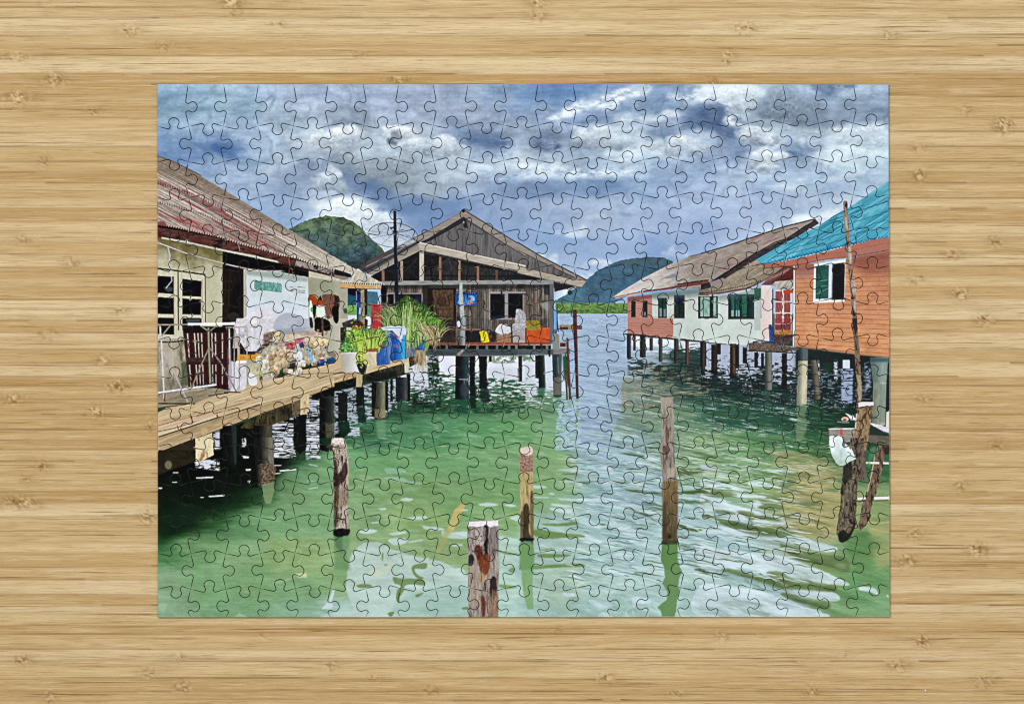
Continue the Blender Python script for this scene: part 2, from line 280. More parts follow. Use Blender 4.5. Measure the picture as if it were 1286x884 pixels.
def glints(pts, n, thr, c1=None, sx=9, sy=1.7, seed=0, sharp=9, a=1, taper=None):
    """broken horizontal reflections inside an outline"""
    def keep(X, Y):
        f = fbm(X/sx+Y*.01, Y/sy, seed, 3, .6)-thr
        if taper: f = f+taper(X, Y)
        return np.clip(f*sharp+.5, 0, 1)
    poly(pts, n, a, .6, None, keep)
# open channel between the houses: sky-blue rippled water
poly(zK(280,-30,740,-30,740,110,720,160,760,280,700,450,700,600,600,884,300,884,260,780,285,620,300,500,290,200), lambda X, Y: C3((156,182,210))*1+(fbm(X/14, Y/1.5, 71, 5, .65)*50-6)[..., None], .8, 1.5, None, lambda X, Y: np.clip(.9+(fbm(X/14, Y/2.2, 72, 4, .6)*7-.8)*np.clip((Y-450)/90, 0, 1)*np.clip((np.abs(X-752)-18)/26, 0, 1), 0, 1))
glints(zK(700,400,860,300,1286,380,1286,520,1000,540,880,620,700,600), (150,150,118), .02, None, 10, 1.6, 81, 9, .6)
glints(zK(740,250,860,290,1000,300,1286,300,1286,420,1100,440,900,420,740,380), (28,52,52), -.03, None, 8, 1.4, 82, 9, .8)
glints(zO(0,230,1265,230,1265,560,900,600,500,560,0,480), (8,30,34), -.06, None, 10, 1.6, 83, 9, .75)

# reflections and ripples lying on the water
G1 = (125,172,118); SKY1 = (178,206,206); SKY2 = (196,216,222); DG = (92,135,84)
# dark water under the left pier
poly(zC(36,884,300,800,470,740,700,680,1000,560,1286,430,1286,884,36,884), (6,14,10), .96, 1.5)
poly(zD(36,0,960,0,960,90,940,150,860,230,830,310,700,330,560,400,420,480,300,560,180,650,36,740), lambda X, Y: mixc((3,9,6), (10,48,22), np.clip((Y-585)/70, 0, 1)), .97, 9)
poly(zD(560,330,700,320,760,310,830,320,830,420,700,430,560,500,400,540,450,430), (20,62,34), .5, 8)
glints(zD(820,0,970,0,975,140,820,130), (205,212,224), 0.0, None, 8, 1.2, 3, 7, .95)
glints(zD(290,150,460,140,460,220,300,200), (205,212,224), -.02, None, 7, 1.5, 5, 9, .95)
glints(zD(1040,0,1140,0,1140,140,1040,150), (205,212,224), 0.0, None, 8, 1.2, 4, 7, .9)
glints(zD(610,0,640,0,640,60,610,60), (205,212,224), -.06, None, 4, 1.6, 4, 9, .9)
for p in (zD(300,263,420,258,415,268,305,272), zD(385,388,495,380,492,390,390,397), zD(145,228,185,228,180,236,150,236), zD(140,294,175,293,172,300,145,300), zD(45,333,75,332,70,342,48,341), zD(632,208,672,206,670,218,640,220), zD(615,118,660,124,655,136,622,136), zD(860,216,975,206,975,216,870,224), zD(825,238,880,230,860,240,828,243), zD(820,180,880,180,870,187,825,187), zD(330,396,355,396,352,402,332,402), zD(650,285,665,285,662,302,652,302)):
    poly(p, (200,208,220), .95, .3)
for p in (zD(1058,170,1125,185,1120,193,1070,182), zD(1055,338,1125,325,1120,335,1060,346), zD(1040,285,1110,285,1100,290,1050,290)): poly(p, (165,200,190), .7, .3)
line(zD(1000,720,1080,725,1120,740), 2.2, (165,200,150), .6, .8); line(zD(1005,740,1012,800,990,850), 1.8, (160,195,140), .5, .8)
poly(zD2(960,480,1045,478,1048,508,990,508), (195,215,170), .8, .6); line(zD2(960,505,900,530,820,545), 2, (170,200,150), .6, .8)
poly(zD2(1230,575,1238,590,1215,670,1225,700,1210,722,1145,720,1170,690,1195,665,1215,600), (190,210,215), .95, .4)
poly(zD2(1125,775,1200,745,1286,738,1286,775), (180,208,200), .8, .6)
poly(zD2(45,690,90,680,110,700,90,740,50,730), (160,200,175), .4, 1.5); poly(zD2(560,770,590,745,640,765,640,776), (170,210,190), .5, 1)
# pale reflections of sky, lower left
poly(rough(sm(zH(90,884,110,800,160,730,210,700,300,700,380,745,440,760,520,790,620,810,720,830,800,870,884,915,884,1290,0,1290,60,1210,120,1150,110,1100,80,1010)), .6), lambda X, Y: C3((178,206,200))+(fbm(X/30, Y/5, 7, 4)*30)[..., None], .92, .8)
poly(sm(zH2(880,470,1286,480,1286,520,1110,480,1110,775,880,775)), (170,204,196), .01)
poly(rough(zH2(60,776,120,690,100,650,140,600,180,560,100,490,90,430,130,360,110,776), .8), (172,204,196), .25, 2)
poly(rough(sm(zH2(430,776,400,700,450,650,560,600,700,580,884,560,905,580,905,776)), .5), lambda X, Y: C3((156,196,186))+(fbm(X/25, Y/4, 17, 3)*24)[..., None], .75, 3)
poly(rough(sm(zH2(0,745,60,735,115,740,60,765,0,776)), .4), (180,210,200), .8, .5)
for p in (zH2(150,560,200,550,250,560,240,575,170,577), zH2(395,505,450,515,540,515,600,525,605,560,540,555,480,560,460,590,440,560,405,545), zH2(525,430,600,410,625,420,610,450,540,450,560,490,600,510,570,520,530,480), zH2(430,580,470,585,440,640,435,680,415,650), zH2(360,745,405,738,380,775,368,765), zH2(545,625,600,610,560,640), zH2(860,710,905,705,900,722,865,722), zH2(320,350,330,345,325,400,318,380), zH2(330,420,360,420,350,430)):
    poly(sm(p), (112,148,92), .85, .5)
poly(zH2(225,470,300,450,420,390,360,480,300,515,250,500), (200,214,190), .5, 2)
for p in (zH2(590,160,640,165,700,170,740,185,700,190,620,185), zH2(725,190,760,205,895,200,895,245,740,238), zH2(500,265,600,250,580,262,510,272), zH2(165,195,240,182,290,195,240,212,190,212), zH2(360,255,420,245,490,250,470,280,400,290), zH2(495,105,610,95,615,115,520,120), zH2(970,15,1040,4,1105,20,1040,30,985,25), zH2(1140,22,1180,15,1225,25,1180,32), zH2(300,45,345,40,345,52,310,54), zH2(250,138,290,132,300,140,260,146), zH2(785,290,855,283,860,295,800,300), zH2(805,55,860,48,900,55,850,62), zH2(1180,105,1240,95,1250,130,1200,120),
          zH(345,200,450,208,480,230,380,240,345,225), zH(330,265,450,262,520,290,640,300,560,310,450,300,380,285), zH(445,410,480,400,530,408,510,422,460,422), zH2(370,210,470,200,480,210,400,225), zH2(610,380,635,376,630,388)):
    poly(rough(sm(p), .25), (188,212,214) if p[0][1] > 625 else (150,200,180), .85 if p[0][1] > 625 else .6, .4)
for i in range(26):     # stirred bottom, left of the middle
    x, y = 440+rnd.random()*80, 590+rnd.random()*90
    poly(rough(sm(ellp(x, y, 4+rnd.random()*9, 1+rnd.random()*1.6, rnd.uniform(-.2, .2), 8)), .4), rnd.choice([(150,196,160),(140,190,160),(168,200,140),(110,160,105)]), .4, .6)
# sunken amber post
poly(zH(865,440,880,455,850,510,830,560,790,640,760,620,780,560,805,480), (198,186,118), .85, .8)
poly(zH(790,620,700,780,680,780,730,640,780,590), (165,178,112), .7, 2)
poly(zH(845,440,880,445,870,465,845,462), (200,165,95), .8, .5)
# right of the near post
poly(rough(zH2(1105,225,1160,235,1250,250,1286,300,1286,500,1250,640,1286,775,1105,775,1112,440), .5), lambda X, Y: C3((170,206,196))+(fbm(X/20, Y/4, 27, 3)*24)[..., None], .85, 1)
for p in (zH2(1105,325,1180,340,1255,350,1180,356,1105,335), zH2(1112,555,1180,560,1230,575,1160,585,1112,570), zH2(1170,460,1200,440,1215,460,1190,475), zH2(1260,500,1286,480,1286,600,1262,560)): poly(sm(p), (120,164,104), .85, .6)
# right half: blue-grey water with green bars
poly(rough(zL2(0,90,250,100,400,30,600,30,884,0,1286,0,1286,775,0,775,0,300), .5), lambda X, Y: wat(X, Y)*.25+C3((162,196,194))*.75+(fbm(X/22, Y/4.5, 37, 5, .6)*42)[..., None], .62, 3)
for i in range(150):     # curled pale glints
    x, y = 668+rnd.random()*330, 560+rnd.random()*212
    if x < 730 and y < 640: continue
    c = rnd.choice([(186,210,214),(196,216,224),(140,172,178),(128,164,172),(178,206,206)])
    L = 4+rnd.random()*16; h = .5+rnd.random()*1.2
    q = [(x-L, y+rnd.uniform(-1, 1)), (x-L*.3, y-rnd.random()*2), (x+L*.4, y+rnd.uniform(-1, 1.5)), (x+L, y+rnd.random()*2)]
    line(q, [.2, h*2, h*1.4, .2], c, .55, .5, None, True)
for x, y, rx, ry in ((784,669,14,4.5),(775,684,8,3),(750,737,24,7),(760,756,15,4),(905,597,22,2.2),(800,770,14,9)):
    q = ellp(x, y, rx, ry, .08); line(sm(q+[q[0]], 3, False), 1.5, (190,212,208), .7, .5)
BARS = (zL(170,572,280,574,380,560,410,565,400,580,280,592,180,585), zL(110,612,250,630,360,642,450,650,445,668,340,668,220,675,108,655), zL(140,780,280,778,360,785,300,800,160,803), zL(90,860,240,850,400,842,450,850,440,864,280,868,110,880), zL(140,752,250,738,200,752), zL(720,342,790,350,850,362,980,366,975,372,850,370,760,360), zL(715,472,770,478,830,500,895,520,870,524,800,500), zL(680,100,760,104,850,118,960,126,880,130,760,116), zL(720,206,790,204,830,210,760,214),
        zL(1080,362,1180,350,1286,338,1286,368,1200,378,1100,372), zL(1085,210,1200,205,1286,185,1286,215,1150,250,1085,240), zL(1080,575,1130,588,1140,600,1200,610,1286,620,1286,630,1180,626,1090,600), zL(1245,520,1286,512,1286,536,1255,534), zL2(1190,450,1240,455,1286,470,1270,475,1200,460), zL(850,60,950,62,960,76,870,72), zL(1080,318,1135,318,1100,326), zL(560,575,595,582,570,590,545,582))
for p in BARS: poly(rough(sm(p), .3), (112,154,92) if p[0][0] < 720 else (84,112,72), .92, .45)
poly(rough(zL(105,0,400,0,400,40,420,90,330,110,370,180,420,240,300,260,400,300,360,350,420,400,250,380,380,440,240,470,390,505,105,500), 1.2), (128,178,122), .45, 1.5)
for p in (zL(105,318,180,320,190,335,105,338), zL(105,392,200,396,200,404,105,400), zL(275,402,400,408,560,405,730,415,600,428,400,425,300,415), zL(235,440,350,450,345,462,240,455), zL(220,468,330,478,370,500,320,505,240,490), zL(265,210,370,208,440,225,340,225), zL(275,285,420,292,430,325,400,320,360,300), zL(210,368,245,370,245,380,215,378), zL2(300,610,370,618,380,635,330,638), zL(410,550,480,570,600,590,560,610,480,590), zL(450,655,560,690,540,705,480,690), zL2(480,655,620,680,640,700,560,715,500,690), zL2(600,440,700,450,800,480,720,490,620,470), zL2(780,640,880,650,890,680,800,690,770,740,790,770,775,700), zL2(540,770,580,740,640,776), zL2(620,130,760,160,740,182,640,175), zL(860,110,960,150,870,150)):
    poly(rough(sm(p), .25), (190,212,220), .75, .6)
# far right
cr = (190,212,216)
for p in (zP(0,280,80,278,160,300,260,330,345,355,300,360,180,345,60,330,0,330), zP(0,375,60,380,160,410,190,440,340,480,540,540,640,560,620,590,500,580,340,560,200,540,100,500,0,480), zP(160,385,260,378,420,388,430,402,300,402,170,395), zP(345,425,440,410,520,420,515,438,440,440,380,470,350,450), zP(330,290,420,295,520,325,600,330,600,345,480,330,340,320), zP(280,205,400,205,550,215,650,225,600,235,450,222,290,216), zP(0,185,60,190,125,210,60,216,0,205), zP(140,175,200,165,250,178,200,190,150,186), zP(115,245,160,238,200,250,150,256), zP(0,620,100,590,240,610,400,640,600,650,760,690,915,735,880,765,780,755,640,720,520,700,400,680,200,650,0,640),
          zP2(350,340,460,350,560,365,640,400,760,440,880,490,990,545,985,562,860,552,760,535,640,510,540,480,420,470,250,440,0,450,0,300,150,320), zP2(560,575,700,590,860,600,925,625,930,662,860,665,760,650,640,620), zP2(0,560,200,570,420,600,540,650,640,690,760,720,815,740,810,776,0,776), zP2(905,418,950,416,975,430,960,448,910,440), zP2(1065,568,1130,572,1180,588,1190,625,1140,605,1070,592), zP2(560,180,640,185,740,205,720,212,600,200), zP2(820,200,910,230,900,240,840,222), zP2(610,120,700,130,770,150,760,158,640,140), zP2(1245,625,1262,630,1258,642), zP(720,560,770,575,765,586,725,572)):
    poly(rough(sm(p), .35), lambda X, Y: C3((192,213,219) if p[0][1] > 690 else cr)+(fbm(X/24, Y/3.5, 47, 4)*34)[..., None], .88, .6)
for p in (zP(10,515,80,520,180,550,260,570,330,600,420,620,530,640,560,665,420,655,300,630,200,600,90,560,20,530), zP(90,480,180,490,240,510,120,505), zP(240,490,340,495,380,520,500,530,560,560,480,560,360,545,330,570,400,600,540,600,640,640,540,650,380,620,290,610,350,570,300,530), zP(380,470,440,440,540,440,560,480,480,490), zP2(145,450,230,455,330,485,440,505,560,530,700,560,760,570,640,590,520,575,440,550,340,520,240,490,150,465), zP2(440,475,540,465,600,510,760,560,900,565,900,600,760,595,620,575,500,530), zP2(540,610,620,620,700,650,800,665,870,680,860,720,760,700,640,670,560,635), zP2(530,280,600,300,700,320,800,350,980,380,990,480,880,450,760,420,640,380,560,330), zP(0,335,120,350,250,385,130,400,0,372), zP(390,405,520,402,540,420,440,432,400,425), zL2(1080,0,1286,0,1200,12,1090,8)):
    poly(rough(sm(p), .3), lambda X, Y: C3((98,130,80))+(fbm(X/18, Y/3, 57, 3)*30)[..., None], .8, 1.1)
# khaki shallows
poly(rough(sm(zP(420,90,560,80,700,110,840,160,950,190,960,240,900,300,940,360,950,500,930,620,900,700,780,680,640,640,560,560,560,300,660,240,520,180,480,120)), 1), lambda X, Y: C3((165,166,112))+(fbm(X/20, Y/3, 87, 4)*40)[..., None], .6, 3)
for p in (zP(560,120,700,140,790,160,700,165,600,150), zP(800,340,880,335,925,345,920,360,830,358), zP(600,60,780,70,900,90,960,130,860,130,700,110), zP(820,160,900,170,960,190,900,205,840,185), zP(650,440,780,425,830,445,700,460), zP(620,270,640,300,560,350,540,310)):
    poly(rough(sm(p), .3), (86,132,86), .55, .8)
for i in range(70):
    x, y = 985+rnd.random()*70, 560+rnd.random()*110
    line([(x-5-rnd.random()*8, y), (x, y-.6), (x+5+rnd.random()*8, y+.4)], [.2, 1.2, .2], rnd.choice([(178,176,122),(110,145,95),(150,160,112),(190,188,140)]), .5, .3)
poly(rough(zP(1170,760,1200,740,1275,730,1275,870,1180,860), .8), (160,170,116), .45, 3)
poly(zP(1060,620,1115,600,1140,700,1170,830,1150,884,1040,884,1000,760,940,700), (80,140,82), .5, 5)
poly(zP(1120,600,1275,580,1275,640,1150,660), (168,172,118), .7, 2)
# fine chop: green water from the middle distance
for i in range(2300):
    t = rnd.random()**1.2; y = 492+t*125; x = 430+rnd.random()*685
    if 735 < x < 790 and y < 540 or x > 1060: continue
    if x < 700 and (rnd.random() < .45 or y > 575): continue
    L = 2+t*9*rnd.random()+2; lum = rnd.choice([-1, 1, 1])
    base = (160,202,160) if lum > 0 else (62,122,82)
    if x < 720 and y < 530 and lum > 0: base = (150,180,160)
    if x > 800 and lum > 0: base = rnd.choice([(165,205,165), (185,208,190), (150,160,120)])
    line([(x-L, y), (x, y-.3), (x+L, y+.2)], [.1, .5+t*1.1, .1], base, .46, .15)

# ripples all over, growing towards the viewer; sky caught on them to the right
def ripple(X, Y, seed):
    s = np.clip((Y-385)/390, .02, 1); u = X/(2.5+26*s); v = np.log(s*14+1)*34
    return u+fbm(u*.7, v*.7, seed+1, 3)*1.6, v+fbm(u*.8, v*.5, seed+2, 3)*1.3
def ripples():
    Y, X = np.mgrid[int((396-PY0)*SS):GH, 0:GW].astype(np.float32); X = X/SS+PX0+.25; Y = Y/SS+PY0+.25
    T = IMG[int((396-PY0)*SS):]
    u, v = ripple(X, Y, 701)
    f = fbm(u, v*.55, 703, 5, .62); g = np.abs(vnoise(u*.9, v*.42, 705)*2-1)*.6+np.abs(vnoise(u*2.1, v*.95, 706)*2-1)*.4
    right = np.clip((X-690)/60, 0, 1)*np.clip((1075-X)/70, .15, 1)
    T += (f*(30+34*right))[..., None]
    hi = np.clip((.16-g)*9+f*2.2*1, 0, 1)*right*np.clip((Y-455)/50, 0, 1)*np.clip(1.15-np.clip((X-1000)/60, 0, 1)*.7, 0, 1)
    T += (C3((192,212,216))-T)*(hi*.72)[..., None]
    lo = np.clip((-f-.13)*9, 0, 1)*right*np.clip((Y-480)/40, 0, 1)*np.clip((X-760)/40, .2, 1)
    T += (np.where((X > 815)[..., None], C3((80,114,78)), C3((98,130,146)))-T)*(lo*.5*(1-np.clip((Y-640)/60, 0, .6)))[..., None]
    band = np.clip(1-np.abs(Y-535)/55, 0, 1)*np.clip((760-X)/40, 0, 1)
    T += (C3((172,190,178))-T)*(np.clip((f-.2)*10, 0, 1)*band*.5)[..., None]
ripples()

for i in range(520):     # crisp sky glints and troughs, right half
    t = rnd.random(); y = 540+t*190; x = rnd.uniform(715, 1010); L = 3+rnd.random()*(6+t*12)
    a = .04+.10*t; q = [(x-L, y-L*a), (x-L*.3, y-L*a*.6-rnd.random()), (x+L*.4, y+L*a*.4), (x+L, y+L*a)]
    line(q, [.1, .7+t*1.3, .5+t, .1], rnd.choice([(204,218,226), (196,214,220), (214,224,230)]) if rnd.random() < .62 else ((88,118,80) if x > 800 else (104,138,150)), .6, .15, None, True)

# grade of sky and water so far
_m = (np.arange(GH) < (394-PY0)*SS)[:, None, None]
IMG[:] = 255*np.power(np.clip(IMG, 0, 255)/255, np.where(_m, C3((1.04, 1.04, 1.06)), C3((1.0, 1.02, 1.07))))
_q = IMG[int((394-PY0)*SS):]; _q *= 1+C3((.03, -.015, -.015))*np.clip((_q[..., 1:2]-_q[..., 2:3])/30, 0, 1)
_g = IMG.mean(2, keepdims=True); _s = np.where(np.arange(GH) < (394-PY0)*SS, .80, .88)[:, None, None]
IMG[:] = _g+(IMG-_g)*_s
_m = (np.arange(GH) < (394-PY0)*SS)[:, None, None]
_t = IMG[:(400-PY0)*SS]                     # sky: a little crisper and greyer
_w = np.clip((300-(np.arange(_t.shape[0])/SS+PY0))/90, .12, 1)[:, None, None]
for _r, _a in ((8, .22), (2.2, .5)):
    _b = np.stack([blur(_t[..., k].copy(), _r*SS) for k in range(3)], 2); _t += (_t-_b)*_a*_w
IMG[:] = np.where(_m, 158+(IMG*C3((.985, 1.0, 1.0))-160)*1.07, IMG)
BLK = (10, 10, 14)
def grain(base, amp=18, sx=1.2, sy=9, seed=1, lo=None, k=1.6):
    """streaky wood: noise stretched along one axis, optionally towards a second colour"""
    def f(X, Y):
        t = fbm(X/sx, Y/sy, seed, 4, .6)
        c = C3(base)+(t*2*amp)[..., None]
        if lo is not None: c = c+(C3(lo)-c)*np.clip(fbm(X/(sx*1.5), Y/(sy*1.7), seed+9, 5, .68)*k*3-.1, 0, 1)[..., None]
        return c
    return f
def pile(f, xl, xr, yt, yb, light, dark=(12, 18, 20), xl2=None, xr2=None, k=.45, n=12, foot=None, seed=3):
    xl2 = xl if xl2 is None else xl2; xr2 = xr if xr2 is None else xr2
    P = f(xl, yt, xr, yt, xr2, yb, xl2, yb); a = P[0][0]; b = P[1][0]; a2 = P[3][0]; b2 = P[2][0]; y0 = P[0][1]; y1 = P[2][1]
    def col(X, Y):
        s = np.clip((Y-y0)/max(y1-y0, 1e-3), 0, 1); l = a+(a2-a)*s; r = b+(b2-b)*s
        u = np.clip((X-l)/(r-l), 0, 1); t = np.clip((u-k*.3)/max(k, .01), 0, 1); t = t*(1-.35*np.clip((u-.8)/.2, 0, 1))
        c = mixc(dark, light, t)+(fbm(X/1.6, Y/6, seed, 4)*2*n)[..., None]
        if foot: c = c*(1-np.clip((s-foot)/(1-foot), 0, 1)*.8)[..., None]
        return c
    poly([P[0], P[1], P[2]]+[((a2+b2)/2, y1+(b2-a2)*.12)]+[P[3]], col)
# ======================= far things by the channel
poly(zK(245,-60,262,-60,268,90,250,100), (95,165,215), .95)
poly(zK(248,85,268,80,262,102,250,105), (30,60,150))
rect(zK, 280, 42, 385, 74, (150,130,100), n=(40, 2, 1.2)); rect(zK, 285, 58, 340, 74, (60,52,50), n=(30, 1, 1)); rect(zK, 385, 48, 434, 74, (120,70,66), n=(15, 2, 1))
for u in (300, 318, 333): line(zK(u, 40, u+8, 0), .4, (140,150,160), .6)
# ======================= right-hand group of houses (white and pink, then orange)
ROOFL = zJ(640,660,700,620,850,530,1065,420,1150,390,1286,358)+zN(150,325,350,260,550,190,770,135,800,165,560,285,300,420,60,590,0,600)+zJ(1286,600,1000,610,850,628,660,670)
def roofr(X, Y):
    # corrugation runs up the slope, towards the upper right
    q = (X*.52+Y*1.0)
    c = mixc((196,190,186), (150,140,132), np.clip((X-820)/50, 0, 1))
    c = c+(fbm(q/2.0, X/60, 31, 3)*26+fbm(X/5, Y/3, 33, 4)*34)[..., None]
    return c+(C3((150,90,90))-c)*np.clip(fbm(X/26+q/30, q/2.2, 35, 3, .6)*5-.75, 0, .7)[..., None]
poly(ROOFL, roofr)
for p in (zJ(990,530,1050,505,1075,520,1010,535), zJ(1060,575,1090,572,1088,585,1055,588)): poly(sm(p), (110,130,150), .7)
for i in range(7):
    t = i/7; line([(870+t*40, 330+t*3+i*1.5), (905+t*70, 318-t*6+i*1.5)], .7, (150,95,95), .5)
line(zN(0,368,150,325,350,258,550,190,770,135), 1.7, (72,58,60)); line(zJ(1150,388,1286,356), 1.2, (95,85,85), .8)
# gable end board, in shade
def gable():
    poly(zN(770,135,795,165,640,260,560,300,300,450,60,600,0,612,0,575,60,560,200,470,300,405,500,300,570,275,700,190), grain((66,58,62), 14, 6, 1.5, 41, (28,26,30)))
    line(zN(300,405,500,292,575,270,700,185,765,150), 1.4, (36,30,34)); line(zN(60,570,300,410), 2.2, (30,26,28))
    poly(zN(60,560,150,530,165,545,70,590), (150,140,145), .9)
# eave of the white house
line(zJ(640,664,850,622,1000,604)+zJ(1075,590,1286,560), [1.6, 2.4, 3.6], (118,66,60), n=(26, 3, 1)); line(zJ(1075,575,1180,560,1286,545), 1.8, (34,28,32), n=(30, 1, 2)); line(zJ(640,660,850,628), 1, (190,160,140), .9)

# walls
poly(zJ(740,658,905,640,905,800,1050,805,1050,884,740,884)+zK(740,105,740,30)[:0], grain((182,132,118), 16, 12, 3, 51))
poly(zK(740,-20,1048,-20,1048,132,950,125,830,110,740,103), grain((186,134,118), 8, 14, 3, 52))
poly(zJ(905,635,1286,600,1286,884,1048,884,1048,803,905,803), grain((188,196,188), 13, 6, 16, 53))
poly(zJ(905,632,1286,598,1286,625,1080,650,905,662), (112,140,138), .75, 1)
poly(zK(1048,-20,1286,-20,1286,155,1200,150,1048,133), grain((188,198,192), 13, 6, 16, 54))
for i in range(26): line(zJ(742, 668+i*11, 904 if i < 12 else 1048, 660+i*11+(6 if i > 12 else 0)), .5, (150,98,88), .65)
for i in range(8): line(zK(742, 4+i*13, 1046, 12+i*15), .5, (150,98,88), .65)
poly(zJ(742,662,905,645,905,664,742,690), (120,80,84), .5, .8)
def wind(f, u0, v0, u1, v1, glass=(20,48,44), fr_=(34,38,42), m=(), curt=None):
    rect(f, u0, v0, u1, v1, fr_)
    rect(f, u0+6, v0+7, u1-6, v1-10, (lambda X, Y: C3(glass)+(fbm(X/2, Y/5, int(u0), 3)*40)[..., None]))
    if curt:
        for a, b, c, d, cc in curt: rect(f, a, b, c, d, cc, a=.9, n=(14, .8, 6))
    for u in m: line(f(u, v0, u, v1), 1.5, (12,18,22))
    line(f(u0-2, v1, u1+2, v1), 1.1, (100,108,110), .9)
wind(zJ, 764, 688, 794, 796, (18,50,34)); wind(zJ, 842, 684, 874, 796, (18,44,34), curt=[(850,760,862,790,(120,140,140))])
wind(zJ, 945, 665, 1004, 800, (24,70,62), m=(976,), curt=[(955,735,970,790,(120,150,150)),(982,740,998,790,(110,140,142))])
wind(zJ, 1052, 647, 1124, 802, (18,40,70), m=(1086,), curt=[(1060,710,1080,790,(24,62,40)),(1092,715,1114,790,(20,58,38))])
rect(zJ, 1214, 655, 1286, 803, (30,34,38)); rect(zN, 0, 655, 116, 803, (30,34,38))
for u0, u1 in ((1230,1248),(1252,1266),(1270,1286)): rect(zJ, u0, 660, u1, 790, (140,168,164), n=(30, 1, 6))
for u0, u1 in ((0,16),(22,38),(44,60),(84,104)): rect(zN, u0, 660, u1, 790, (138,172,160), n=(34, 1, 6))
line(zJ(1214,803,1286,803)+zN(0,803,116,803), 1.3, (96,100,104))
poly(zJ(905,640,1075,618,1286,600,1286,650,1080,668,905,676), (96,112,112), .5, 2)
poly(zJ(742,664,905,642,905,668,742,694), (110,74,72), .45, 1.5)
# small awning roof between
SH = zN(0,600,60,590,200,500,320,410,420,350,450,430,560,455,640,452,500,520,400,560,310,610,130,640,0,645)
poly(SH, lambda X, Y: C3((150,138,120))+(fbm((X*.6+Y)/1.6, X/30, 61, 3)*50+fbm(X/3, Y/2, 62, 3)*40)[..., None])
poly(zN(395,430,430,425,640,440,600,462,430,468), (140,100,88), .7)
for i in range(34):
    t = i/33; u = 10+t*390; v = 626-t*22-(t*t)*54
    poly(ellp(*zN(u, v)[0], .75, .95), (30,24,26), .9)
line(zN(0,640,130,632,310,602,400,560,500,505,640,455), 2.2, (110,78,76), n=(30, 3, 1)); line(zN(0,650,130,645,305,625,315,600), 1.3, (190,170,170), .8)
poly(zJ(1218,606,1286,592,1286,640,1218,640), (118,104,94), n=(50, 2, 1)); line(zJ(1215,642,1286,646), 1.8, (110,74,74)); line(zJ(1225,632,1286,634), 1, (34,28,30), .9); 
# wall below the awning, green windows
poly(zN(116,650,310,612,405,580,405,884,116,884), grain((196,206,200), 6, 10, 12, 63)); poly(zO(0,0,404,0,404,190,325,185,0,155), grain((198,208,202), 6, 10, 12, 64))
rect(zN, 0, 805, 404, 884, (196,206,200), n=(6, 8, 8))
rect(zN, 184, 640, 360, 806, (24,34,36)); rect(zN, 360, 600, 405, 680, (42,92,70), n=(12, 2, 5)); rect(zN, 360, 680, 404, 884, (176,186,182), n=(6, 5, 5))
poly(zN(116,650,310,622,400,575,400,600,310,640,116,668), (120,150,150), .5, 1)
for u0, u1, cc in ((205,225,(30,96,86)),(234,258,(28,90,82)),(276,308,(34,100,84)),(326,352,(14,60,62))): rect(zN, u0, 648, u1, 790, cc, n=(22, 1, 6))
for u0, u1 in ((205,222),(236,244),(250,262)): rect(zN, u0, 748, u1, 790, (150,180,185), a=.8)
line(zN(182,806,362,806), 1.4, (92,98,100)); rect(zO, 190, -2, 215, 4, (60,70,70)); rect(zO, 25, -2, 55, 4, (60,70,70))
line(zN(404,580,404,884), .6, (150,160,160), .7)
poly(zN(116,655,310,630,404,590,404,640,310,668,116,690), (96,112,112), .45, 2)
# pink porch wall and red door
rect(zN, 408, 582, 480, 884, (214,200,198), n=(7, 6, 6)); rect(zO, 402, 0, 480, 160, (214,198,194), n=(7, 6, 6))
poly(zN(470,560,640,452,640,620,560,600,490,570), (96,38,34), n=(20, 3, 1.2)); poly(zN(405,578,560,450,640,452,480,580), (100,52,48), .8)
poly(zN(412,550,520,500,600,460,625,455,560,500,440,555), (150,110,104), n=(30, 2, 1)); line(zN(440,640,490,570), .8, (150,165,160), .7)
poly(zN(480,580,500,555,620,545,625,600,600,612,560,600,540,620,500,590), lambda X, Y: C3((176,166,158))+(fbm((X+Y*.8)/1.4, (X-Y)/12, 66, 3)*110)[..., None])
rect(zN, 498, 610, 612, 884, (222,190,182)); rect(zO, 498, 0, 612, 110, (190,140,140))
for r in range(4):
    for c, (a, b) in enumerate(((502,546),(560,602))):
        v0 = 622+r*75; rect(zN, a, v0, b, min(v0+66, 884), (152,82,84) if c == 0 else (144,76,72), n=(20, .9, 8))
rect(zO, 500, 0, 546, 28, (160,66,78), n=(16, 1, 5)); rect(zO, 560, 0, 604, 28, (150,60,66), n=(16, 1, 5)); rect(zO, 500, 40, 605, 74, (130,60,72), n=(20, 2, 4))
rect(zN, 555, 612, 622, 633, (190,76,36)); line(zN(484,606,484,884), 1.5, (60,56,64)); line(zO(484,0,484,100), 1.5, (60,56,64))
poly(rough(sm(zO(500,90,540,84,580,78,610,85,610,105,560,108,500,108)), .4), (172,120,54), n=(35, 2, 1)); rect(zO, 485, 108, 618, 182, (84,66,66), n=(30, 3, 2))
poly(zO(455,40,475,42,482,80,492,160,462,160), (44,96,160), n=(26, 1, 3)); poly(ellp(*zO(470, 55)[0], 1.6, 3), (30,70,140))
line(zO(350,158,400,152,500,160), 1.6, (40,60,96), n=(30, 2, 1))
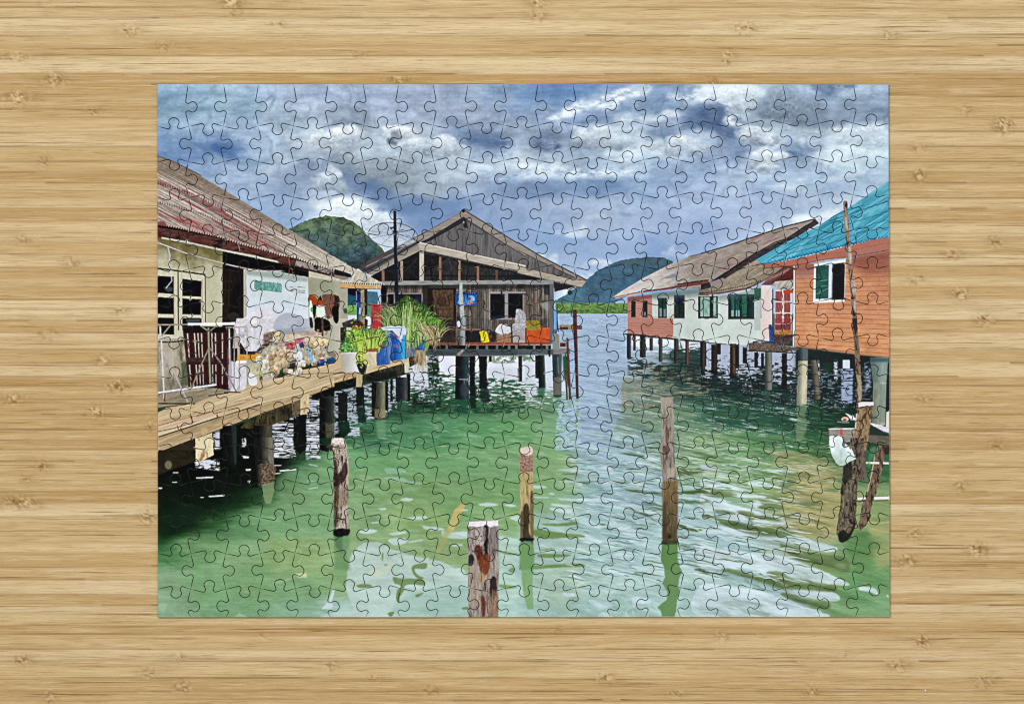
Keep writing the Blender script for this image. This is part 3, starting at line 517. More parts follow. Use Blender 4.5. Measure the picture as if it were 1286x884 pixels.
# orange house with the turquoise roof
poly(zN(632,452,640,445,975,408,1292,340,1292,884,632,884), grain((202,144,106), 17, 14, 5, 71, (172,112,84), .8)); poly(zO(632,0,1292,0,1292,268,1100,250,900,225,720,205,632,190), grain((206,148,104), 17, 14, 5, 72, (180,118,82), .8))
poly(zN(1000,380,1292,340,1292,500,1130,520,1030,470), (120,60,56), .55, 8); poly(zN(632,452,775,430,760,520,640,540), (150,110,110), .6, 4)
poly(zN(632,452,1292,340,1292,400,632,505), (110,58,54), .35, 4)
def sidelines(i, n):
    pass
for i in range(-4, 27):     # weatherboards
    v = 470+i*29.5
    L0 = zN(636, v+8 if i < 8 else v, 1292, v-16+i*3.2)
    if L0[1][1] < 250+330/5.3583 or L0[0][1] < 250+445/5.3583: continue
    bot = 400+190/5.3583
    if L0[0][1] > bot+2: continue
    line(L0, .7, (152,88,62), .75)
line(zN(628,450,628,884), 1.7, (205,212,224)); line(zO(624,0,624,188), 1.7, (210,214,224)); line(zN(637,450,637,884), .8, (120,80,70), .8)
ROOFT = [(1122,228)]+zN(1240,-105+250*0,1240,-105)[:0]+zM(1290,668,1170,745,1080,805,1000,860)+zN(1010,50,900,110,800,178,620,262,440,352,350,402,405,430,440,436,640,400,860,345,1030,300,1150,270,1292,245)+[(1122,295)]
def tint(X, Y):
    q = X*.62+Y; c = C3((72,160,184))+(fbm(q/1.6, X/70, 75, 2)*80)[..., None]
    s = (np.sin(q*3.3)*.5+.5)[..., None]; c = c*(.84+.24*s)
    c = c+(C3((120,200,214))-c)*np.clip(fbm(X/16, q/9, 77, 4)*3-.1, 0, .6)[..., None]
    c = c+(C3((20,90,150))-c)*np.clip(fbm(X/22, Y/10, 79, 4)*3.2-.45, 0, .7)[..., None]
    return c+(C3((110,175,190))-c)*np.clip((265-Y)/60, 0, .5)[..., None]
poly(ROOFT, tint)
for a, b in ((zN(1040,90,1292,0), .8), (zN(860,150,1100,70,1292,5), .8), (zN(720,270,960,180,1292,75), .9), (zN(560,350,760,290,1000,215,1292,130), .9), (zN(480,400,640,355,900,290,1100,215,1292,190), .8), (zN(870,130,960,90,1100,40), .6)):
    line(rough(a, .8, 2.4, False), 1.0, (24,84,118), .6)
for i in range(37):
    t = i/36; u = 430+t*840; v = 434-t*185-8*math.sin(t*3)
    poly(ellp(*zN(u, v+2)[0], 1.15, 1.6, .3), (14,120,168), .95); poly(ellp(*zN(u+12, v+6)[0], .8, 1.2, .3), (20,30,40), .9)
poly(zN(425,442,640,402,860,350,1030,308,1150,278,1292,252,1292,338,1020,388,850,405,640,447,425,466), grain((168,108,92), 6, 22, 2, 81)); line(zN(425,466,640,447,850,405,1020,388,1292,338), .9, (120,66,58)); line(zN(640,415,1292,290), .6, (140,84,72), .7)
gable()
# its window
poly(zN(762,440,975,405,968,690,755,698), (214,222,234)); poly(zN(775,452,862,444,858,670,772,672), lambda X, Y: C3((38,94,86))+(fbm(X/4, Y/3, 83, 3)*40)[..., None]); poly(zN(888,436,970,428,965,676,882,680), (10,10,20))
line(zN(870,440,866,675), 2.2, (200,206,218)); line(zN(885,432,880,680), 1, (130,140,160)); line(zN(780,555,858,545), .6, (120,180,170), .8); line(zN(780,590,858,582), .5, (110,170,160), .8); line(zN(780,640,858,600), .8, (140,180,170), .7); poly(zN(776,450,790,450,788,560,774,560), (30,60,80), .6)
line(zN(760,440,975,405), 1.4, (190,208,196)); line(zN(755,695,968,685), 2.2, (222,228,238))
# ---- under the right houses: dark posts over water
poly(zK(740,100,830,108,950,122,1050,132,1286,155,1286,165,1140,158,1000,140,740,112), (30,24,26)); line(zK(712,106,745,104), 1.6, (40,30,30))
poly(zO(0,155,325,185,325,197,0,170), (24,20,24))
glints(zK(770,115,1286,165,1286,300,900,300,770,260), (214,222,232), -.05, None, 8, 1.5, 91, 8, .85, lambda X, Y: (436-Y)/30)
glints(zO(0,165,640,190,640,520,0,420), (180,188,208), -.05, None, 6, 1.5, 92, 9, .9, lambda X, Y: (462-Y)/90)
poly(zO(640,190,900,225,1292,270,1292,540,1080,560,640,520), (14,34,38), .75, 3)
glints(zO(640,330,1150,330,1150,600,640,600), (150,165,180), .1, None, 5, 1.4, 93, 9, .6)
rect(zO, 955, 278, 1002, 335, (190,205,225)); glints(zO(945,335,1025,335,1020,570,945,570), (160,175,205), -.08, None, 8, 1.3, 94, 9, .9)
glints(zO(895,280,920,280,920,420,895,420), (190,200,215), -.05, None, 4, 1.5, 95, 9, .9); glints(zO(785,280,800,280,800,440,785,440), (190,200,215), -.05, None, 3, 1.5, 96, 9, .9); glints(zO(1100,300,1140,290,1140,480,1110,480), (150,165,185), 0, None, 4, 1.5, 97, 9, .8)
poly(sm(zO(820,300,860,295,890,310,880,360,830,350)), (24,62,40), .8, 1.5)
for u0, u1, v0, v1, lc in ((735,762,108,265,(60,62,66)),(778,795,115,215,(90,60,56)),(822,862,108,260,(52,58,56)),(888,910,125,215,(96,62,58)),(950,975,128,290,(92,84,72)),(1052,1084,140,300,(72,74,70)),(1128,1152,150,310,(110,76,66)),(1228,1270,155,320,(60,58,56))):
    pile(zK, u0, u1, v0, v1, lc, (14,16,20))
for u0, u1, v0, v1, lc in ((0,30,155,380,(70,64,58)),(70,112,175,370,(62,46,44)),(110,135,170,240,(30,30,36)),(196,238,170,400,(96,76,58)),(232,258,175,330,(16,20,26)),(282,310,195,300,(24,24,30)),(360,385,225,330,(20,20,28)),(405,425,230,330,(20,22,30)),(545,580,235,470,(14,20,28))):
    pile(zO, u0, u1, v0, v1, lc, (8,12,18), foot=.8)
for u0, u1, v0, v1 in ((70,112,370,440),(196,238,400,500),(545,590,470,560)): poly(zO(u0,v0,u1,v0,u1+6,v1,u0-6,v1), (12,44,48), .6, 2)
pile(zO, 432, 480, 225, 478, (118,122,112), (60,66,64)); poly(zO(420,480,470,480,462,600,425,600), (60,92,78), .6, 2.5)
pile(zO, 735, 785, 280, 540, (112,106,92), (60,60,54), 765, 805); poly(zO(760,545,800,545,800,700,760,690), (50,86,60), .6, 3)
pile(zO, 655, 722, 200, 290, (92,104,106), (48,58,62)); pile(zO, 655, 720, 285, 575, (192,190,162), (128,128,112), 645, 712, n=16); poly(rough(sm(zO(645,580,715,580,705,650,715,720,690,800,650,830,640,740,650,660)), .8), (128,150,116), .6, 1)
poly(rough(sm(zO(325,165,420,165,520,185,640,195,655,210,560,225,440,222,330,222,325,195)), .5), (104,90,80), n=(46, 1.5, .9)); line(zO(330,215,450,222,640,232), 1.6, (50,42,42), n=(30, 2, 1))
# rotten pole in front of the orange house
poly(rough(zN(958,20,968,12,985,14,992,120,998,220,1002,320,1012,370,1016,450,1026,540,1040,640,1048,760,1052,884,1018,884,1020,800,1012,700,1004,600,994,500,984,400,976,340,978,300,968,200,962,100), .25), grain((138,118,104), 26, 1.5, 4, 101, (50,34,34), 2.2))
for f, p in ((zN,(990,330,1010,330,1016,420,1000,430)),(zN,(1010,540,1030,540,1042,620,1024,640)),(zN,(1024,680,1040,680,1044,760,1030,750)),(zN,(970,130,984,130,990,200,978,200))): poly(rough(sm(f(*p)), .3), (196,188,172), .7, .4, (26, 1, 1.5))
poly(rough(zO(1018,0,1050,0,1056,100,1066,180,1072,240,1074,300,1078,400,1086,480,1084,560,1050,580,1046,500,1050,440,1042,360,1036,260,1030,160,1026,80), .25), grain((128,108,88), 24, 1.6, 4, 102, (44,28,30), 2.2))
poly(zO(1018,0,1050,0,1052,80,1040,120,1024,60), (60,38,42), .8, .6, (20, 1, 2)); poly(rough(zO(1050,380,1072,380,1082,470,1078,550,1056,560,1054,470), .3), (170,158,134), .75, .4, (22, 1, 2))

# ======================= old timber house in the middle
def bluegrey(b, s=1): return grain(b, 12, 8, 2.0, s)
# under its floor first: bright water between posts
glints(zG(500,250,1286,250,1286,560,900,640,420,640,400,430), (210,214,226), -.05, None, 7.5, 1.2, 111, 7, .92, lambda X, Y: np.clip((490-Y)/70, -.45, .35))
glints(zK(0,250,330,250,330,620,0,620), (200,208,220), -.03, None, 7.5, 1.25, 112, 9, .9, lambda X, Y: np.clip((492-Y)/80, -.4, .3))
rect(zG, 706, 250, 818, 300, (214,216,228)); glints(zG(700,290,818,290,818,430,700,430), (214,218,230), -.2, None, 7, 1.5, 113, 9, .95)
poly(zG(905,252,1286,252,1286,330,905,330), (214,220,230), .75, 1.5); poly(zK(0,250,110,250,110,310,0,310), (205,212,222), .7, 1.5)
glints(zG(1030,252,1240,252,1240,300,1030,300), (110,130,104), -.03, None, 3, 2.5, 114, 6, .8); glints(zK(0,250,110,250,110,290,0,290), (90,120,80), 0, None, 3, 2.5, 115, 6, .8)
poly(rough(zG(630,250,700,250,706,330,690,420,640,420,625,330), 1.2), (20,34,26), .95, .5); glints(zG(540,420,720,380,720,600,520,600), (16,40,34), -.05, None, 5, 2, 116, 8, .95)
glints(zG(600,250,706,250,700,560,560,560), (190,198,210), .06, None, 5, 1.5, 117, 9, .8)
poly(rough(sm(zG(640,300,700,300,700,330,650,340)), .6), (40,84,48), .6)
glints(zG(480,330,1286,420,1286,640,480,640), (26,78,50), .0, None, 8, 1.6, 118, 8, .8)
poly(zK(300,250,345,250,345,470,310,400), (24,70,40), .85, 1.2)
for u0, u1, v1 in ((905,948,520),(970,1028,470)): poly(rough(zG(u0,250,u1,250,u1-4,v1,u0+8,v1), .5), (10,14,16), .97)
for u in (1040, 1245): pile(zG, u, u+18, 250, 290 if u < 1200 else 420, (30,30,36))
poly(rough(zG(905,450,960,450,950,600,915,600), 1.2), (14,34,30), .8, .6); poly(rough(zG(970,420,1030,420,1050,560,980,560), 1.6), (14,34,30), .75, .6)
pile(zK, 6, 24, 248, 330, (40,44,50)); pile(zK, 118, 150, 248, 400, (20,24,28)); poly(zK(0,335,25,335,22,420,6,420), (30,44,40), .6, .6)
pile(zK, 138, 180, 245, 465, (30,52,46), (8,12,14), 142, 186, n=8); poly(zK(172,250,182,250,190,460,180,465), (88,98,84), .8)
poly(zK(130,460,190,460,180,520,140,540), (24,86,48), .7, 1.5)
pile(zG, 815, 905, 245, 540, (58,84,92), (10,16,22), 812, 905, .75, 8, seed=9); line(zG(838,408,905,410), 1.2, (150,160,165), .8, .2); line(zG(872,404,874,440), .8, (140,155,160), .7)
poly(ellp(*zG(874,480)[0], 5.6, 9), (66,82,84), .5, .8); poly(zG(820,540,905,540,900,640,830,640), (30,84,66), .55, 2)
pile(zK, 232, 298, 235, 525, (96,112,120), (52,60,64), 242, 294, .9, 12); poly(zK(240,395,296,395,294,525,244,525), (120,120,110), .75, .6, (12,2,4)); poly(zK(244,515,294,515,292,528,246,528), (40,44,44), .8, .5)
poly(zK(236,245,260,245,262,380,240,380), (52,62,70), .6, .5); line(zK(270,260,275,370), .8, (150,160,160), .7)
poly(zK(244,530,296,530,300,600,250,600), (100,150,120), .6, 2)
# roof of the left veranda corner behind the pole etc. comes later; gable wall
poly(zF(862,84,1286,345,1286,500,900,420,560,420,300,520,200,500,160,468,590,240), (84,82,84))
poly(zF(870,130,1286,388,1286,460,900,372,600,300,590,290), grain((108,105,106), 20, 1.1, 16, 121, (82,76,74), 1.5))
poly(zJ(0,338,400,532,330,535,0,455), grain((108,105,106), 20, 1.1, 16, 122, (82,76,74), 1.5)); line(zF(880,160,880,360), .8, (84,84,92)); line(zJ(72,395,74,470), .6, (88,88,96)); line(zF(1108,290,1108,420), .5, (96,98,106), .6)
poly(zF(862,120,880,150,660,275,600,300,560,290,640,262), (44,44,50), .9, .3); poly(zF(862,125,884,125,900,200,868,190), (40,38,44), .9, .6)
# big roof edge boards
BO = (142,134,126)
poly(zF(862,78,880,100,870,118,625,270,575,292,430,330,395,350), BO, n=(14, 8, 2)); poly(zF(865,84,590,240,480,300,165,470,150,462,300,378,590,232), (88,70,68), .95)
poly(zF(395,350,480,305,565,290,420,355,230,470,205,490,170,470), (74,76,84), .95, n=(12, 6, 2)); line(zF(180,472,400,365,480,318), 1.2, (150,140,132), .9)
poly(zF(862,78,878,78,1286,342,1286,388,900,140,868,120), BO, n=(16, 8, 2)); line(zF(868,72,1286,332), 1.6, (92,70,68)); poly(zJ(0,295,60,330,465,548,400,535,0,345), BO, n=(16, 8, 2)); line(zJ(0,292,160,388,465,546), 1.6, (78,64,66)); line(zF(880,140,1286,386), .9, (60,56,60), .9); line(zJ(0,345,390,532), .9, (60,56,60), .9)
poly(ellp(*zF(868,80)[0], 2.2, 2.4), (34,30,34)); line(zF(870,150,870,165), 1.6, (150,150,150))
# open front gable: dark roof space, frame posts
poly(zF(575,350,1000,440,1286,500,1286,556,255,556,245,520,420,430), (30,30,34), n=(16, 3, 3)); poly(zJ(0,500,300,570,245,600,240,560,0,556), (30,28,34))
for a in ((640,455,1286,545,(72,74,72)),): poly(zF(600,500,760,400,900,450,1286,505,1286,548,600,548), lambda X, Y: C3((62,64,62))+(fbm(X/1.5, Y/8, 125, 3)*60)[..., None], .75)
poly(zF(600,510,1286,515,1286,528,600,522), (28,28,34), .8); line(zF(640,420,660,545), 2.6, (22,22,26)); line(zF(420,545,560,400), 1.6, (54,52,54), .8); line(zF(760,380,880,545), 1, (40,40,44), .8)
for u, w, v0, c in ((328,18,480,(132,104,88)),(452,18,418,(158,140,120)),(587,30,355,(186,180,164)),(712,16,390,(142,104,84)),(841,15,415,(156,130,108)),(966,15,450,(146,110,92)),(1092,14,478,(110,76,66))):
    poly(zF(u-w/2, v0, u+w/2, v0, u+w/2, 552, u-w/2, 552), c, n=(18, 1, 4))
poly(zF(1160,500,1286,520,1286,552,1150,552), (34,34,42), .6)
poly(zF(562,288,640,305,900,368,1286,448,1286,498,1000,436,700,368,580,345,440,415,250,515,222,505,420,395,560,318), (172,164,150), n=(20, 9, 1.6)); line(zF(566,292,900,368,1286,450), 1.3, (206,200,188)); line(zF(205,488,420,372,562,292), 1.5, (60,52,52)); line(zF(575,360,700,385,1000,442,1286,506), 1, (80,70,64), .8)
poly(zF(565,300,575,345,420,420,250,512,225,505,420,385), (140,134,124), .8, .3, (12, 6, 2))
poly(zJ(0,447,330,528,465,548,430,595,300,562,0,498), (168,158,144), n=(22, 9, 1.6)); line(zJ(0,450,330,530,462,550), 1.1, (100,84,80)); line(zJ(0,500,300,565,430,597), 1, (70,60,60), .8)
poly(zJ(245,560,330,575,395,590,330,605,248,625), (52,40,44)); poly(ellp(*zF(562,292)[0], 2, 1.6), (24,24,28))
poly(ellp(*zJ(352,630)[0], 3.1, 3.1), (52,62,72)); line(zJ(352,590,352,620), .6, (60,70,80))
# wall of upright boards
def planks(base, seed, w=2.7, lo=(62,56,54)):
    def f(X, Y):
        i = np.floor(X/w+fbm(Y/60, X*0, seed, 2)*.4); t = _hash(i, i*0+seed, 3)
        c = C3(base)*(0.78+.42*t)[..., None]+(fbm(X/.9, Y/7, seed, 4, .6)*52)[..., None]
        c = c+(C3((150,110,86))-c)*np.clip(_hash(i, i*0+seed, 9)-.72, 0, .3)[..., None]
        fr_ = X/w+fbm(Y/60, X*0, seed, 2)*.4-i
        c = c*(1-.5*(fr_ < .16))[..., None]
        return c+(C3(lo)-c)*np.clip(fbm(X/5, Y/12, seed+4, 3)*2.4-.1, 0, .6)[..., None]
    return f
poly(zF(320,578,1286,578,1286,884,320,884), planks((112,106,98), 131)); poly(zG(480,0,1286,0,1286,165,480,165), planks((100,94,88), 131)); poly(zJ(0,575,222,575,245,884,0,884), planks((112,106,98), 132)); poly(zK(0,0,240,0,240,165,0,165), planks((100,92,86), 132))
poly(zF(320,578,1286,578,1286,605,320,605), (30,30,34), .6, 1.5); poly(zJ(0,575,222,575,222,600,0,600), (30,30,34), .6, 1.5); poly(zF(315,580,350,580,360,884,315,884), (26,26,30), .9, .6); poly(zF(590,580,660,580,640,884,600,884), (44,38,36), .8, 1)
poly(zF(640,578,815,578,815,610,640,610), (58,62,58), .8, .6)
poly(zJ(40,585,80,585,80,650,40,650), (70,64,62), .5, .8)
# door
rect(zF, 625, 600, 818, 884, (38,26,24)); poly(zF(660,612,800,612,802,800,800,884,690,884,665,740), lambda X, Y: C3((92,70,54))+(fbm(X/1.5, Y/4, 133, 4)*60)[..., None])
poly(sm(ellp(*zF(722,690)[0], 5.5, 5)), (70,52,42), .8); line(sm(ellp(*zF(722,690)[0], 5.7, 5.4)+[ellp(*zF(722,690)[0], 5.7, 5.4)[0]], 2, False), .8, (44,32,28), .9)
for k in range(6):
    t = math.pi*(1.05+k*.18); cx, cy = zF(722,690)[0]; line([(cx+6*math.cos(t), cy+6*math.sin(t)), (cx+12.5*math.cos(t), cy+13*math.sin(t))], .7, (50,38,30), .8)
for v in (740, 790): line(zF(672,v,800,v+2), .8, (50,36,30), .8)
line(zF(728,740,728,884), .7, (50,36,30), .8); rect(zG, 625, 0, 815, 160, (52,42,42), n=(30, 2, 5)); rect(zG, 690, 60, 805, 150, (58,44,42), n=(24, 1.5, 5))
# blue sign board with a pale fan and red figure
rect(zF, 814, 624, 960, 716, (28,88,158), n=(16, 3, 3)); rect(zF, 816, 624, 958, 641, (34,44,100)); poly(zF(824,705,840,650,856,652,850,705), (110,170,205), .9, .3); poly(zF(880,650,905,646,900,712,872,712), (60,150,200), .7, .6)
for k in range(9):
    x = zF(824+k*15, 633)[0]; 
    if not 2 <= k <= 3: poly(fr(x[0], x[1], 1)(-.7,-.5,.9,-.5,.9,.5,-.7,.5), (150,170,205), .8)
poly(sm(ellp(*zF(922,672)[0], 4.6, 4.2)), (120,180,210), .85, .3); poly(sm(ellp(*zF(908,670)[0], 2, 2)), (150,40,50), .95); poly(sm(ellp(*zF(896,668)[0], 1.2, 2.2)), (30,30,40), .9); line(zF(900,702,945,694), 1.6, (200,140,130), .9); line(zF(930,662,940,684), .8, (190,205,215), .9)
poly(zF(820,718,960,718,950,726,835,726), (60,60,64), .7)
# windows
rect(zF, 1038, 624, 1286, 640, (150,144,146)); rect(zF, 1040, 630, 1276, 812, (146,140,144)); rect(zF, 1048, 638, 1146, 800, (8,10,20)); rect(zF, 1168, 636, 1268, 800, (8,10,18)); poly(zF(1050,790,1146,780,1146,800,1050,816), (20,44,60), .9)
rect(zJ, 0, 625, 38, 640, (150,144,146)); rect(zJ, -10, 636, 34, 760, (10,10,18)); rect(zJ, 34, 626, 41, 770, (130,122,122))
rect(zF, 352, 632, 594, 730, (140,132,130)); rect(zF, 360, 640, 400, 724, (14,14,20)); rect(zF, 432, 640, 586, 724, (20,22,36)); poly(zF(540,650,585,655,585,720,550,720), (40,44,76), .7, .5)
for f, u, v, w, h in ((zJ,95,665,18,30),(zJ,130,665,22,40),(zJ,100,700,24,30)): poly(sm(ellp(*f(u+w/2,v+h/2)[0], w/11, h/11)), (110,68,48), .6, .6)
poly(zJ(150,705,190,690,210,700,205,760,180,740), (150,150,146), .8, .4)
# corner post, beam
poly(zJ(215,555,243,555,246,884,214,884), grain((104,104,108), 12, 1, 8, 141)); rect(zK, 214, 0, 246, 170, (100,102,108), n=(20, 1, 8)); poly(zJ(180,575,216,575,216,650,180,640), (36,38,52), .7, .6)
poly(zF(230,560,400,552,1286,546,1286,572,400,582,300,576), grain((142,142,140), 24, 7, 1.4, 142)); poly(zJ(0,546,242,544,242,572,0,572), grain((140,140,136), 22, 7, 1.4, 143)); line(zF(350,582,1286,574), .9, (50,50,54), .9)
poly(rough(zF(843,560,860,560,866,660,874,760,880,884,848,884,846,760,838,660), .25), grain((168,176,176), 22, 1, 3, 144)); poly(zG(846,0,882,0,886,100,884,215,850,215,848,100), grain((146,154,156), 26, 1, 4, 145)); poly(zG(846,120,862,120,862,215,848,215), (84,92,98), .7, .4)
poly(zF(820,790,850,790,855,884,835,884), (40,40,48), .7, .6); poly(sm(zF(825,830,840,820,848,850,832,862)), (210,214,226), .9)
# floor edge, joists and the long beam
line(zG(815,74,985,74), 1.6, (130,104,90)); rect(zG, 880, 80, 985, 160, (24,24,28)); rect(zG, 900, 82, 970, 150, (40,42,48), a=.8, n=(16, 2, 2))
rect(zG, 640, 163, 850, 180, (116,74,62), n=(24, 3, 1)); rect(zG, 880, 160, 1286, 180, (140,72,54), n=(24, 3, 1)); rect(zK, 0, 160, 225, 176, (140,72,58), n=(24, 3, 1)); line(zG(885,178,1286,178), .9, (196,160,136), .8); line(zK(0,178,225,176), .9, (190,160,140), .8)
rect(zG, 630, 180, 1286, 206, (10,10,14)); rect(zK, 0, 180, 225, 206, (12,12,16))
for u in (672, 756, 890, 962, 1026, 1094, 1176): rect(zG, u-8, 180, u+8, 210, (104,104,104), n=(20, 1, 2))
for u in (-8, 112, 198): rect(zK, u-8, 178, u+8, 206, (120,118,112))
poly(zG(625,206,850,208,1286,204,1286,248,850,252,690,252,640,240), grain((72,80,86), 18, 6, 1.6, 146)); poly(zK(0,206,240,205,352,200,356,235,240,242,0,246), grain((84,92,98), 18, 6, 1.6, 147)); poly(zK(240,196,350,200,356,236,240,242), grain((128,122,122), 18, 5, 1.6, 148))
line(zG(690,250,1286,250), .9, (134,120,116), .8); line(zK(0,246,230,244), .9, (150,150,150), .7)
poly(zG(822,240,860,208,876,214,840,250), (150,142,132), .95, n=(30, 1, 1)); rect(zK, 284, 160, 328, 192, (140,128,124)); rect(zK, 286, 166, 322, 190, (96,36,28)); poly(zK(232,100,262,100,280,110,282,205,236,205), grain((134,138,134), 12, 1, 6, 149)); poly(zK(200,215,222,210,222,255,212,260), (46,42,46), .9)
# things standing on the veranda
poly(rough(sm(zG(976,92,990,84,1015,82,1030,100,1038,135,1040,156,992,158,985,120)), .3), (220,200,30), n=(36, 2, 2)); line(zG(1005,85,1018,120,1008,152), .8, (110,96,20), .8); poly(sm(zG(1040,95,1080,90,1085,150,1045,152)), (52,44,48), .9, .3); poly(sm(ellp(*zG(1050,122)[0], 2.2, 2)), (130,70,50), .9)
poly(zG(1092,108,1190,104,1188,162,1094,162), (156,118,92), n=(20, 1.5, 2)); poly(rough(zG(1080,82,1110,40,1150,38,1185,58,1188,90,1170,104,1150,100,1135,112,1110,104,1090,98), .4), (206,206,210), n=(20, 3, 2)); rect(zG, 1190, 50, 1200, 162, (60,52,54))
poly(zG(1196,40,1286,40,1286,162,1202,162), (160,156,158), n=(20, 3, 3)); poly(zK(0,0,56,0,52,160,0,160), (164,156,156), n=(20, 3, 3)); poly(rough(sm(zF(1205,850,1225,800,1236,755,1250,740,1270,760,1286,770,1286,884,1200,884)), .3), (160,158,162), n=(44, 2, 2)); poly(rough(sm(zJ(-10,750,20,745,45,765,55,810,50,884,-10,884)), .3), (166,164,168), n=(44, 2, 2)); line(zG(1200,40,1286,38), .8, (190,190,196)); poly(ellp(*zK(18, 135)[0], 2, 1.6), (180,120,105), .7, .6)
rect(zK, 52, 62, 62, 160, (34,30,34)); rect(zK, 60, 64, 214, 160, (196,88,40), n=(16, 4, 4)); line(zK(60,66,214,66), 1, (226,120,70)); poly(rough(sm(zJ(55,825,100,818,145,822,150,870,90,884,62,870)), .4), (146,130,48), n=(30, 2, 1.5)); poly(sm(zK(60,25,90,12,140,20,150,62,66,62)), (150,134,50), .9, 0, (26, 2, 1.5))
# dish and mast
poly(ellp(*zF(395,243)[0], 31, 15.5, .09), (168,178,190), .42); D_ = ellp(*zF(395,243)[0], 31, 15.5, .09, 40); line(D_+[D_[0]], .9, (66,72,84), .85); poly(D_[2:20], (208,216,224), .35, .5)
for q in (0, 4, 8, 13, 17, 21, 26, 31, 36): line([zF(400,232)[0], D_[q]], .5, (90,98,112), .7)
line(sm([(a*.55+zF(400,238)[0][0]*.45, b*.55+zF(400,238)[0][1]*.45) for a, b in D_]), .4, (100,108,120), .5)
line(zF(380,200,400,225,470,205), 1, (50,54,66), .9); line(zF(395,230,560,275), .7, (60,66,80), .8); poly(zF(370,190,400,186,402,200,375,204), (56,60,70), .8)
poly(zF(397,80,416,80,420,240,430,560,438,884,412,884,404,560,398,240), lambda X, Y: C3((22,34,52))+C3((26,10,0))*np.clip((290-Y)/25, 0, 1)[..., None]+(fbm(X/1, Y/6, 151, 3)*30)[..., None]); rect(zG, 414, 0, 438, 5, (20,30,48)); line(zF(418,240,432,560), .7, (110,120,130), .7); poly(ellp(*zF(409,228)[0], 3.4, 2.4), (30,34,42))
# red poles in the channel
pile(zK, 370, 398, -60, 540, (108,66,64), (74,42,44), 394, 412, .8, 22); pile(zK, 326, 342, 130, 545, (116,80,72), (88,56,52), 346, 362, .9, 22); pile(zK, 316, 328, 340, 545, (118,86,78), (90,62,58), 328, 340, .9, 22); rect(zJ, 262, 705, 270, 884, (110,60,60), n=(22, 1, 3)); line(zK(266,0,275,90), 1.2, (84,50,56)); line(zJ(378,755,378,884), 2, (112,62,62), .95, 0, (30, 1, 3))
poly(rough(zK(392,545,410,545,414,640,400,760,390,800,396,680), .8), (120,150,100), .7, .4); poly(rough(zK(335,550,362,550,366,640,350,700,340,640), .9), (130,160,120), .55, .5)
glints(zK(270,560,420,560,430,884,250,884), (170,196,216), .02, None, 5, 1.6, 161, 9, .8)

# ======================= left house, its pier and the clutter
poly(zB(30,150,500,250,1000,380,1286,460,1286,884,30,884), (186,182,158)); poly(zB(30,160,500,262,1000,385,1286,478,1286,500,1000,430,480,325,30,235), (24,18,20)); poly(zC(36,0,1286,0,1286,260,900,330,36,560), (170,164,144))
poly(zB(36,255,480,345,480,884,36,884), lambda X, Y: mixc((112,104,64), (188,184,158), np.clip((Y-305-(X-196)*.18)/26+fbm(X/9, Y/9, 171, 3), 0, 1))+(fbm(X/5, Y/9, 172, 4)*16)[..., None])
poly(zC(36,120,240,130,240,470,36,530), grain((176,168,148), 22, 4, 12, 173, (112,104,84), 1.4)); poly(zC(200,300,260,280,260,450,190,460,205,380), (72,84,60), .7, 1.5); poly(zC(36,400,200,400,190,520,36,560), (120,116,98), .5, 3)
# dark doorway
poly(zB(480,345,650,385,1000,460,1060,520,1000,520,640,470,640,884,478,884), (8,8,10)); poly(zB(480,470,620,470,620,870,480,870), grain((40,24,22), 18, 1.6, 20, 174, (14,20,16))); poly(zB(540,560,600,580,590,820,520,820), (10,8,10), .8, 1.5); poly(sm(zB(520,775,560,762,592,780,590,820,524,815)), (60,64,60), .7, .5)
poly(zB(622,470,642,475,645,810,622,810), (176,172,158), n=(24, 1, 4)); rect(zC, 478, -10, 570, 20, (110,104,100), a=.0)
# pale blue room wall
poly(zB(640,478,860,490,1056,528,1062,884,645,884), lambda X, Y: mixc((196,208,206), (204,212,222), np.clip((Y-345)/50, 0, 1))+(fbm(X/12, Y/8, 175, 3)*16)[..., None]); poly(zB(640,478,860,490,1056,528,1056,560,640,510), (130,140,130), .6, 1.5)
poly(zB(694,550,870,568,880,580,878,630,740,614,694,606), (110,160,152), n=(36, 2, 3))
for k in range(6): line(zB(712+k*28, 556, 708+k*28, 612), .7, (74,122,118), .6)
poly(zB(925,578,1040,590,1038,640,925,622), (196,202,204), .9)
for a, b, v in ((935,960,592),(985,1036,592),(935,958,612),(962,985,606),(990,1036,615),(935,950,621),(990,1036,628)): line(zB(a, v, b, v+3), .9, (96,104,110), .8)
# wall right of it with dark bags hanging
poly(zB(1056,525,1286,560,1286,884,1060,884), grain((158,158,134), 10, 8, 12, 176)); poly(zC(1062,0,1286,0,1286,230,1180,250,1140,110,1062,90), grain((178,174,158), 8, 8, 12, 177))
poly(zF(0,545,90,600,90,884,0,884), grain((166,162,144), 8, 8, 10, 178)); poly(zG(0,0,90,0,40,60,30,240,0,250), grain((184,178,162), 8, 8, 10, 179))
rect(zF, 90, 600, 180, 730, (30,70,120)); poly(zF(90,655,140,660,150,718,90,718), (38,96,100), .9); rect(zF, 90, 715, 150, 778, (120,168,92), n=(26, 2, 1.5)); rect(zF, 90, 780, 150, 830, (196,208,222))
poly(zF(90,600,180,600,176,655,130,650,90,640), (14,16,40)); poly(zF(150,640,176,640,170,700,160,820,152,820), (26,40,130)); poly(zF(155,690,172,690,170,730,156,730), (40,90,180)); poly(zF(178,604,200,604,204,860,176,860), (150,136,106), n=(26, 1, 4)); line(zF(148,620,150,720), .7, (180,180,180)); line(zF(152,612,176,622,200,612), 1.1, (196,196,190), .9)
